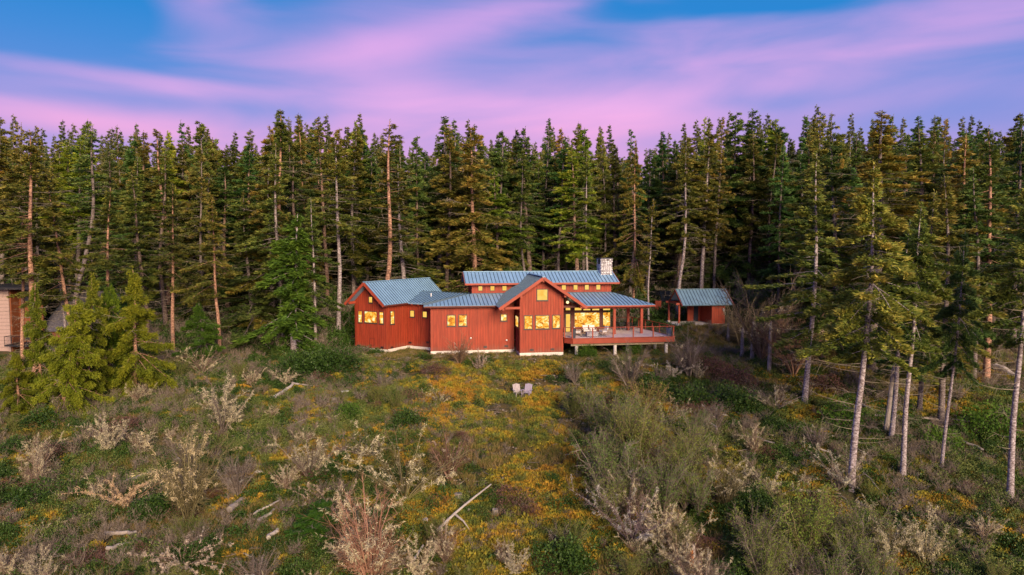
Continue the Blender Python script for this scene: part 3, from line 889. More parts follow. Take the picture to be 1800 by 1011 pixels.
# ------------------------------------------------------------------ neighbour house behind the left trees
PALE = mat('pale_cedar_panel', (.40, .28, .25), .7, var=(3, .15, (1, 1, 3)))
ORNG = mat('orange_cedar_panel', (.20, .065, .028), .6, var=(2, .25, (3, 3, .5)))
GREYR = bpy.data.materials.new('grey_shingle_roof')
GREYR = mat('grey_shingle_roof', (.13, .12, .145), .85, var=(5, .5, (1, 1, 2)), bump=.4)
nb = thing('neighbour_house', at(15, 600, 84) * 1, 'modern pale and orange clad house half hidden behind the trees at the left edge', 'house')
nz0 = ground(-60, 84) - 1.0
nl = lambda u, y: at(u, 560, y)
NY = 84.0
plN = Plane((at(-60, 560, NY).x, NY), (at(16.5, 560, NY).x, NY))
_, ntop = plN.hit(10, 508)
wall(nb, plN, ntop, zbot=nz0, battens=False, mat_=PALE, foundation=False)
gr = MB()
zz = nz0 + .4
while zz < ntop:
    gr.hexa([plN.w(0, zz, .001), plN.w(plN.L, zz, .001), plN.w(plN.L, zz, .012), plN.w(0, zz, .012), plN.w(0, zz + .02, .001), plN.w(plN.L, zz + .02, .001), plN.w(plN.L, zz + .02, .012), plN.w(0, zz + .02, .012)])
    zz += .45
gr.build('cladding_joint', BLACK, nb, kind='stuff')
plN2 = Plane((at(16.5, 560, NY).x + .05, NY + 1.6), (at(60, 560, NY).x, NY + 1.6))
wall(nb, plN2, ntop, zbot=nz0, battens=False, mat_=ORNG, foundation=False)
wall(nb, Plane((at(16.5, 560, NY).x, NY + 1.6), (at(16.5, 560, NY).x, NY + .17)), ntop, zbot=nz0, battens=False, mat_=ORNG, foundation=False)
for (u0, v0, u1, v1) in [(39, 508, 51, 530), (43, 571, 53, 597)]:
    window(nb, plN2, u0, v0, u1, v1, pane=DARKG, fw=.08)
_, bz = plN.hit(20, 604)
b0, b1 = at(7, 600, NY - 1.4).x, at(62, 600, NY - 1.4).x
MB().hexa([(b0, NY - 1.4, bz - .18), (b1, NY - 1.4, bz - .18), (b1, NY + 1.58, bz - .18), (b0, NY + 1.58, bz - .18), (b0, NY - 1.4, bz), (b1, NY - 1.4, bz), (b1, NY + 1.58, bz), (b0, NY + 1.58, bz)]).build('balcony', BLACK, nb)
rl = MB()
rl.bar((b0, NY - 1.37, bz + 1.05), (b1, NY - 1.37, bz + 1.05), .05, .05)
rl.bar((b0 + .03, NY - 1.37, bz + 1.05), (b0 + .03, NY, bz + 1.05), .05, .05)
x = b0 + .03
while x < b1:
    rl.bar((x, NY - 1.37, bz), (x, NY - 1.37, bz + 1.03), .04, .04); x += .9
x = b0 + .03
while x < b1:
    rl.bar((x, NY - 1.37, bz), (x, NY - 1.37, bz + 1.03), .012, .012); x += .12
rl.build('balcony_railing', BLACK, nb)
_, rtop = plN.hit(10, 500)
MB().hexa([(at(-60, 500, NY).x, NY - 1.5, ntop + .0), (b1 + 1, NY - 1.5, ntop), (b1 + 1, NY + 9, ntop), (at(-60, 500, NY).x, NY + 9, ntop), (at(-60, 500, NY).x, NY - 1.5, ntop + .3), (b1 + 1, NY - 1.5, ntop + .3), (b1 + 1, NY + 9, ntop + .3), (at(-60, 500, NY).x, NY + 9, ntop + .3)]).build('flat_roof', BLACK, nb)
# its lower shingled roof to the right
r0, r1 = at(66, 580, NY + 2).x, at(190, 580, NY + 2).x
e_z, t_z = at(66, 582, NY + 2).z, at(66, 512, NY + 9).z
slope(nb, (r0, NY + 2, e_z), (r1, NY + 2, e_z), (r1, NY + 9, t_z), (r0, NY + 9, t_z), mat_=GREYR, seam=50)
MB().hexa([(r0 + .3, NY + 2.5, nz0), (r1 - .3, NY + 2.5, nz0), (r1 - .3, NY + 12, nz0), (r0 + .3, NY + 12, nz0), (r0 + .3, NY + 2.5, e_z), (r1 - .3, NY + 2.5, e_z), (r1 - .3, NY + 12, e_z), (r0 + .3, NY + 12, e_z)]).build('lower_wall', ORNG, nb)
sk = MB()
skx = at(165, 545, NY + 5).x
fz = lambda yy: e_z + (t_z - e_z) * (yy - NY - 2) / 7
sk.hexa([(skx, NY + 4.5, fz(NY + 4.5)), (skx + 1.2, NY + 4.5, fz(NY + 4.5)), (skx + 1.2, NY + 5.9, fz(NY + 5.9)), (skx, NY + 5.9, fz(NY + 5.9)),
         (skx, NY + 4.5, fz(NY + 4.5) + .15), (skx + 1.2, NY + 4.5, fz(NY + 4.5) + .15), (skx + 1.2, NY + 5.9, fz(NY + 5.9) + .15), (skx, NY + 5.9, fz(NY + 5.9) + .15)])
sk.build('skylight', STEEL, nb)

# ------------------------------------------------------------------ parked car and red cabinet behind the house
def car(px, py, ang, label):
    z0 = ground(px, py)
    c = thing('parked_car', (px, py, z0), label, 'car')
    PAINT = mat('dark_car_paint', (.015, .02, .035), .25, .3)
    cs, sn = math.cos(ang), math.sin(ang)
    q = lambda x, y, z: Vector((px + x * cs - y * sn, py + x * sn + y * cs, z0 + z))
    prof = [(-2.35, .35), (-2.4, .75), (-2.3, .98), (-1.35, 1.08), (-.75, 1.66), (-.3, 1.74), (1.6, 1.72), (2.15, 1.15), (2.35, 1.0), (2.38, .4)]
    m = MB()
    n = len(prof)
    rings = [(-.93, 0), (-.88, .03), (.88, .03), (.93, 0)]
    vs = []
    for y, up in [(-.94, 0), (.94, 0)]:
        for x, z in prof:
            yy = y * (.84 if z > 1.2 else 1.0)
            vs.append(q(x, yy, z))
    fs = [tuple(range(n)), tuple(range(n, 2 * n))[::-1]] + [(i, n + i, n + (i + 1) % n, (i + 1) % n) for i in range(n)]
    m.add(vs, fs).build('body', PAINT, c)
    for s in (-1, 1):
        pr = [(-1.15, 1.12), (-.68, 1.58), (1.5, 1.62), (1.95, 1.14)]
        g = MB(); g.prism([q(x, s * (.95 - .1 * (z > 1.2)), z) for x, z in pr], Vector(q(0, s * .02, 0)) - q(0, 0, 0)); g.build('side_window', DARKG, c)
        for x in (-1.45, 1.5):
            wv = MB().tube([q(x, s * .72, .36), q(x, s * .97, .36)], .36, 14).build('wheel', BLACK, c)
            MB().tube([q(x, s * .96, .36), q(x, s * .985, .36)], .21, 10).build('rim', STEEL, wv)
        MB().hexa([q(-2.41, s * .62 - .18, .72), q(-2.36, s * .62 - .18, .72), q(-2.36, s * .62 + .18, .72), q(-2.41, s * .62 + .18, .72),
                   q(-2.38, s * .62 - .18, .88), q(-2.30, s * .62 - .18, .88), q(-2.30, s * .62 + .18, .88), q(-2.38, s * .62 + .18, .88)]).build('headlight', STEEL, c)
    MB().hexa([q(-1.33, -.7, 1.12), q(-1.33, .7, 1.12), q(-1.31, .7, 1.12), q(-1.31, -.7, 1.12), q(-.80, -.66, 1.62), q(-.80, .66, 1.62), q(-.78, .66, 1.62), q(-.78, -.66, 1.62)]).build('windscreen', DARKG, c)
cp_ = at(1159, 520, 93)
car(cp_.x, 93, math.radians(-75), 'dark parked car in the shade between trunks behind the deck')
p = at(1155.5, 543, 90); p.z = ground(p.x, p.y)
hgt = at(1155.5, 529, 90).z - p.z
cab = thing('utility_cabinet', p, 'dark red upright cabinet on the forest edge left of the shed', 'cabinet')
local_box(MB(), p, TH, -.4, .4, -.3, .3, 0, hgt).build('body', SIDING, cab)
local_box(MB(), p, TH, -.36, .36, -.33, -.305, .06, hgt - .08).build('door', BATTEN, cab)
local_box(MB(), p, TH, -.46, .46, -.38, .36, hgt + .002, hgt + .06).build('lid', DKTRIM, cab)
# ------------------------------------------------------------------ vegetation tools
class TB:
    """numpy triangle buffer"""
    def __init__(s): s.V, s.F, s.T, s.n = [], [], [], 0
    def add(s, V, F_, T=None):
        V = np.asarray(V, np.float32); F_ = np.asarray(F_, np.int32)
        s.V.append(V); s.F.append(F_ + s.n)
        s.T.append(np.full(len(V), .5, np.float32) if T is None else np.broadcast_to(np.asarray(T, np.float32), (len(V),)))
        s.n += len(V)
    def tube(s, P, R, k=5, T=None):
        P = np.asarray(P, float); R = np.broadcast_to(np.asarray(R, float), (len(P),))
        d = np.gradient(P, axis=0); d /= np.linalg.norm(d, axis=1)[:, None] + 1e-9
        r = np.cross(d, np.array([.13, .21, .97]) if abs(d[:, 2]).mean() < .9 else np.array([1., 0, 0])); r /= np.linalg.norm(r, axis=1)[:, None] + 1e-9
        u = np.cross(r, d)
        a = np.arange(k) * 2 * PI / k
        V = P[:, None] + (r[:, None] * np.cos(a)[None, :, None] + u[:, None] * np.sin(a)[None, :, None]) * R[:, None, None]
        n = len(P)
        i, j = np.meshgrid(np.arange(n - 1), np.arange(k), indexing='ij')
        a0 = (i * k + j).ravel(); a1 = (i * k + (j + 1) % k).ravel(); b0 = a0 + k; b1 = a1 + k
        s.add(V.reshape(-1, 3), np.concatenate([np.stack([a0, a1, b1], 1), np.stack([a0, b1, b0], 1)]), T)
    def blades(s, C, D, L, W, rng, flat=.5, T=.5, quad=False):
        """narrow triangles at C pointing along D"""
        n = len(C)
        if n == 0: return
        D = D / (np.linalg.norm(D, axis=1)[:, None] + 1e-9)
        q = rng.normal(size=(n, 3)); q[:, 2] *= flat
        S = q - D * (q * D).sum(1)[:, None]; S /= np.linalg.norm(S, axis=1)[:, None] + 1e-9
        L = np.broadcast_to(L, (n,))[:, None]; W = np.broadcast_to(W, (n,))[:, None]
        T = np.broadcast_to(T, (n,))
        if quad:
            V = np.stack([C, C + D * L * .5 + S * W * .5, C + D * L, C + D * L * .5 - S * W * .5], 1).reshape(-1, 3)
            b = np.arange(n)[:, None] * 4
            s.add(V, np.concatenate([b + [0, 1, 2], b + [0, 2, 3]]), np.repeat(T, 4))
        else:
            V = np.stack([C - S * W * .5, C + S * W * .5, C + D * L], 1).reshape(-1, 3)
            s.add(V, np.arange(n * 3).reshape(-1, 3), np.repeat(T, 3))
    def mesh(s, name, m):
        V = np.concatenate(s.V); F_ = np.concatenate(s.F); T = np.concatenate(s.T)
        me = bpy.data.meshes.new(name)
        me.vertices.add(len(V)); me.vertices.foreach_set('co', V.ravel())
        me.loops.add(F_.size); me.loops.foreach_set('vertex_index', F_.ravel().astype(np.int32))
        me.polygons.add(len(F_)); me.polygons.foreach_set('loop_start', np.arange(0, F_.size, 3, dtype=np.int32))
        me.update(calc_edges=True)
        a = me.attributes.new('tint', 'FLOAT', 'POINT'); a.data.foreach_set('value', T.astype(np.float32))
        me.materials.append(m)
        global TRIS
        TRIS += len(F_)
        return me
TRIS = 0

def leaf_mat(name, stops, objcol=True, rough=.65, transl=.25, noise=None, rnd_amt=.35):
    """colour by the 'tint' attribute of each sprig, times the object's colour"""
    m = bpy.data.materials.new(name); m.use_nodes = True
    t = m.node_tree; t.nodes.clear()
    a = N(t, 'ShaderNodeAttribute', attribute_name='tint').outputs['Fac']
    oi = N(t, 'ShaderNodeObjectInfo')
    f = a
    if noise:
        g = N(t, 'ShaderNodeNewGeometry').outputs['Position']
        nz = N(t, 'ShaderNodeTexNoise', {'Vector': g, 'Scale': noise[0], 'Detail': 3.0}).outputs[0]
        f = M_(t, 'ADD', f, M_(t, 'MULTIPLY', M_(t, 'SUBTRACT', nz, .5), noise[1]))
    f = M_(t, 'ADD', f, M_(t, 'MULTIPLY', M_(t, 'SUBTRACT', oi.outputs['Random'], .5), rnd_amt))
    c = ramp(t, f, stops)
    if objcol: c = mixc(t, 1.0, c, oi.outputs['Color'], 'MULTIPLY')
    d = N(t, 'ShaderNodeBsdfPrincipled', {'Base Color': c, 'Roughness': rough, 'Specular IOR Level': .25})
    tr = N(t, 'ShaderNodeBsdfTranslucent', {'Color': c})
    mx = N(t, 'ShaderNodeMixShader', {0: transl, 1: d, 2: tr})
    N(t, 'ShaderNodeOutputMaterial', {0: mx})
    return m
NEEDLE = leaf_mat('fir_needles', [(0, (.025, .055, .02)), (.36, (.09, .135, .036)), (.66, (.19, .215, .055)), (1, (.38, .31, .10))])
CEDAR = leaf_mat('cedar_sprays', [(0, (.02, .05, .012)), (.5, (.07, .14, .02)), (1, (.14, .22, .03))])
BARKM = bpy.data.materials.new('fir_bark'); BARKM.use_nodes = True
t = BARKM.node_tree; b = t.nodes['Principled BSDF']
g = N(t, 'ShaderNodeTexCoord').outputs['Object']
mp = N(t, 'ShaderNodeMapping', {0: g, 'Scale': (4, 4, 7)}).outputs[0]
nz = N(t, 'ShaderNodeTexNoise', {'Vector': mp, 'Scale': 1.3, 'Detail': 6.0, 'Roughness': .75}).outputs[0]
oi = N(t, 'ShaderNodeObjectInfo')
c = ramp(t, nz, [(.32, (.08, .06, .055)), (.45, (.19, .155, .145)), (.54, (.36, .32, .31)), (.62, (.62, .58, .56))])
t.links.new(mixc(t, 1.0, c, oi.outputs['Color'], 'MULTIPLY'), b.inputs['Base Color'])
b.inputs['Roughness'].default_value = .95
bp = N(t, 'ShaderNodeBump', {'Height': nz, 'Strength': .6, 'Distance': .06}); t.links.new(bp.outputs[0], b.inputs['Normal'])
TWIGM = mat('dead_twigs', (.30, .25, .19), .95, var=(2, .3))

def conifer(seed, H=25., R=3.2, cb=.35, dens=1.0, droop=.25, trunk_r=.2, leaf=.30, dead=1.0, top=.95, gap=.15, wob=.25, mat_=None, full=False, hang=.25, tri=1.0):
    rng = np.random.default_rng(seed)
    tz = np.linspace(0, 1, 16)
    ph = rng.uniform(0, 6.28, 4)
    wx = wob * (np.sin(tz * 3.1 + ph[0]) - np.sin(ph[0]) + .35 * np.sin(tz * 9 + ph[1]) * tz) * np.minimum(1, tz * 3)
    wy = wob * (np.sin(tz * 2.7 + ph[2]) - np.sin(ph[2]) + .35 * np.sin(tz * 8 + ph[3]) * tz) * np.minimum(1, tz * 3)
    P = np.stack([wx, wy, tz * H * .985], 1)
    rad = trunk_r * (1 - tz) ** .75 + .018
    rad[0] *= 1.35
    P[0, 2] = -.6
    wood = TB(); fol = TB(); dd = TB()
    wood.tube(P, rad, 8)
    axis = lambda z: np.array([np.interp(z / H, tz, wx), np.interp(z / H, tz, wy), z])
    az0 = rng.uniform(0, 6.28)
    amp = rng.uniform(.1, .35)
    z = cb * H
    while z < H * .975:
        t_ = (z - cb * H) / (H - cb * H)
        prof = min(1, .45 + t_ * 3.2) * (1 - t_) ** top * (1 - .45 * max(0, t_ - .55) / .45) + .02
        if full: prof = (1 - t_) ** top + .05
        z += rng.uniform(.09, .27) / dens * ((1.0 - .35 * t_) if t_ < .86 else 1.1)
        if rng.random() < gap * (1 - t_): continue
        az_ = rng.uniform(0, 6.28)
        L = R * prof * rng.uniform(.38, 1.25) * (1 + amp * math.sin(az_ - az0) + .22 * math.sin(az_ * 2 + z * .8 + ph[0]) + .14 * math.sin(z * 1.9 + ph[1]))
        if rng.random() < .06: L *= 1.25
        el_ = math.radians(-12 + 34 * t_ ** 1.2 + rng.normal(0, 9)) - droop * .35
        s = np.linspace(0, 1, 6)
        h = np.array([math.cos(az_), math.sin(az_), 0]); side = np.array([-h[1], h[0], 0])
        bend = rng.normal(0, .12)
        base = axis(z)
        sag = -droop * L * s ** 1.6 + .32 * droop * L * s ** 4
        BP = base + h * (L * math.cos(el_) * s)[:, None] + side * (bend * L * s ** 2)[:, None]
        BP[:, 2] += L * math.sin(el_) * s + sag
        if L > .9: wood.tube(BP[:5], (.012 + .011 * L) * (1 - s[:5] * .85), 3)
        n = int((8 + L * 40 * dens) * tri)
        q = rng.random(n) ** .62 * .93 + .07
        if L > 1.5: q = .18 + q * .82
        w_ = (.30 * L * (1 - q) ** .75 + .10) * (.9 if L > 1 else 1.4)
        lat = rng.uniform(-1, 1, n) * w_
        C = np.stack([np.interp(q, s, BP[:, k]) for k in range(3)], 1) + side * lat[:, None]
        C[:, 2] += -np.abs(lat) * .18 - rng.random(n) * hang * .35 + rng.normal(0, .05, n)
        clump = rng.random() * .35
        m = 3
        C3 = np.repeat(C, m, 0); lat3 = np.repeat(lat, m); q3 = np.repeat(q, m)
        C3 = C3 + rng.normal(0, .06, C3.shape)
        D = h * 0.9 + side * (np.sign(lat3) * (.25 + .9 * rng.random(len(lat3))))[:, None] + rng.normal(0, .35, C3.shape)
        D[:, 2] += .12 - hang * rng.random(len(lat3)) + .3 * t_
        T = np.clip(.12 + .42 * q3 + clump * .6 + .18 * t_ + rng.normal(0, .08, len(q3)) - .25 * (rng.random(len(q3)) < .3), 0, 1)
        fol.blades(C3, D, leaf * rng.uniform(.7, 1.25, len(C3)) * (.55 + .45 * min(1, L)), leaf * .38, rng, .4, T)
    # leader
    C = np.repeat(axis(H * .98)[None], 24, 0); C[:, 2] += rng.uniform(-1.6, .3, 24)
    D = rng.normal(0, .45, (24, 3)); D[:, 2] += .7
    fol.blades(C, D, leaf * .8, leaf * .25, rng, 1, .7)
    # dead lower limbs
    if dead > 0:
        z = cb * H * .18 + .8
        lim = (cb + .32) * H if cb > .15 else .8 * H
        while z < lim:
            z += rng.uniform(.25, .9) / dead * (1 if z < cb * H else 1.5)
            az_ = rng.uniform(0, 6.28); L = rng.uniform(.4, 1.0) * R * (.35 + .5 * min(1, z / (cb * H)))
            h = np.array([math.cos(az_), math.sin(az_), 0]); side = np.array([-h[1], h[0], 0])
            s = np.linspace(0, 1, 4)
            BP = axis(z) + h * (L * s)[:, None] + side * (rng.normal(0, .2) * L * s ** 2)[:, None]
            BP[:, 2] += rng.uniform(-.25, .15) * L * s + .12 * L * s ** 3
            dd.tube(BP, .028 * (1 - s * .75), 3)
            for _ in range(int(L * 3)):
                k = rng.uniform(.3, 1)
                p0 = np.array([np.interp(k, s, BP[:, j]) for j in range(3)])
                dv = h * rng.uniform(.1, .5) + side * rng.normal(0, .5) + np.array([0, 0, rng.normal(-.1, .25)])
                dd.tube(np.stack([p0, p0 + dv * .5, p0 + dv * 1.0 + [0, 0, -.08]]), [.013, .009, .004], 3)
    return wood.mesh('trunk', BARKM), fol.mesh('crown', mat_ or NEEDLE), (dd.mesh('dead_branches', TWIGM) if dd.n else None), H, R

VAR = {
 'fir': [conifer(11, R=3.9, cb=.22, droop=.28), conifer(12, R=3.6, cb=.32, droop=.2, wob=.4), conifer(13, R=4.4, cb=.18, droop=.35, gap=.2), conifer(14, R=3.4, cb=.26, droop=.22)],
 'tall': [conifer(21, H=28, R=3.6, cb=.42, droop=.18, trunk_r=.24, dead=1.6), conifer(22, H=28, R=3.8, cb=.38, droop=.25, wob=.5, dead=1.4, gap=.3), conifer(23, H=28, R=3.2, cb=.48, droop=.1, wob=.6, dead=1.8)],
 'full': [conifer(31, H=22, R=4.2, cb=.08, droop=.38, dens=1.15, full=True, gap=.12, tri=1.1), conifer(32, H=22, R=3.8, cb=.12, droop=.3, dens=1.1, full=True, gap=.2)],
 'sparse': [conifer(41, H=24, R=2.4, cb=.3, dens=.75, gap=.3, droop=.15, wob=.5, dead=2.2, top=.75), conifer(42, H=24, R=2.1, cb=.45, dens=.7, gap=.35, droop=.1, wob=.7, dead=2.4, top=.7)],
 'near': [conifer(51, H=22, R=4.8, cb=.43, droop=.34, dens=1.25, leaf=.27, tri=1.45, dead=1.5, gap=.22), conifer(52, H=22, R=4.2, cb=.5, droop=.3, dens=1.2, leaf=.27, tri=1.45, wob=.4, dead=1.6, gap=.3)],
 'cedar': [conifer(61, H=14, R=3.0, cb=.06, droop=.55, dens=1.4, leaf=.34, full=True, hang=.9, gap=.15, dead=0, mat_=CEDAR, trunk_r=.2, tri=1.1)],
 'low': [conifer(71, H=10, R=3.4, cb=.06, droop=.35, dens=2.1, leaf=.2, full=True, hang=1.3, gap=.3, top=.7, dead=1.3, mat_=CEDAR, trunk_r=.2, wob=.5, tri=1.25), conifer(72, H=11, R=3.0, cb=.05, droop=.3, dens=1.9, leaf=.2, full=True, hang=1.3, gap=.35, top=.9, dead=1.3, mat_=CEDAR, trunk_r=.17, wob=.3, tri=1.25)],
 'snag': [conifer(81, H=18, R=2.0, cb=.55, dens=.35, gap=.6, droop=.1, wob=.6, dead=5, top=.4)],
}
C0 = (1, 1, 1)
TREES = 0
def tree(name, kind, var, x, y, top_z=None, H=None, halfw=None, col=C0, bark=(1, 1, 1), lean=(0, 0), label='', group=None, rng=random.Random(1), zoff=0, trunk_w=None):
    global TREES
    tm, cm, dm, h0, r0 = VAR[kind][var % len(VAR[kind])]
    zb = ground(x, y) - .1 + zoff
    if H is None: H = top_z - zb
    sz = H / h0
    sxy = (halfw / r0) if halfw else sz * rng.uniform(.9, 1.12)
    e = bpy.data.objects.new(name, None); e.empty_display_size = .5
    e.location = (x, y, zb); e.rotation_euler = (lean[0], lean[1], rng.uniform(0, 6.28))
    if lean != (0, 0): e.rotation_euler = (lean[0], lean[1], 0)
    link(e); props(e, label, 'tree', group)
    e.scale = (sxy, sxy, sz)
    for me, nm in ((tm, 'trunk'), (cm, 'crown'), (dm, 'dead_branches')):
        if me is None: continue
        o = bpy.data.objects.new(nm, me); link(o, e)
        if nm == 'trunk':
            o.color = tuple(bark) + (1,)
            if trunk_w:
                pass
        else: o.color = tuple(col) + (1,)
    TREES += 1
    return e

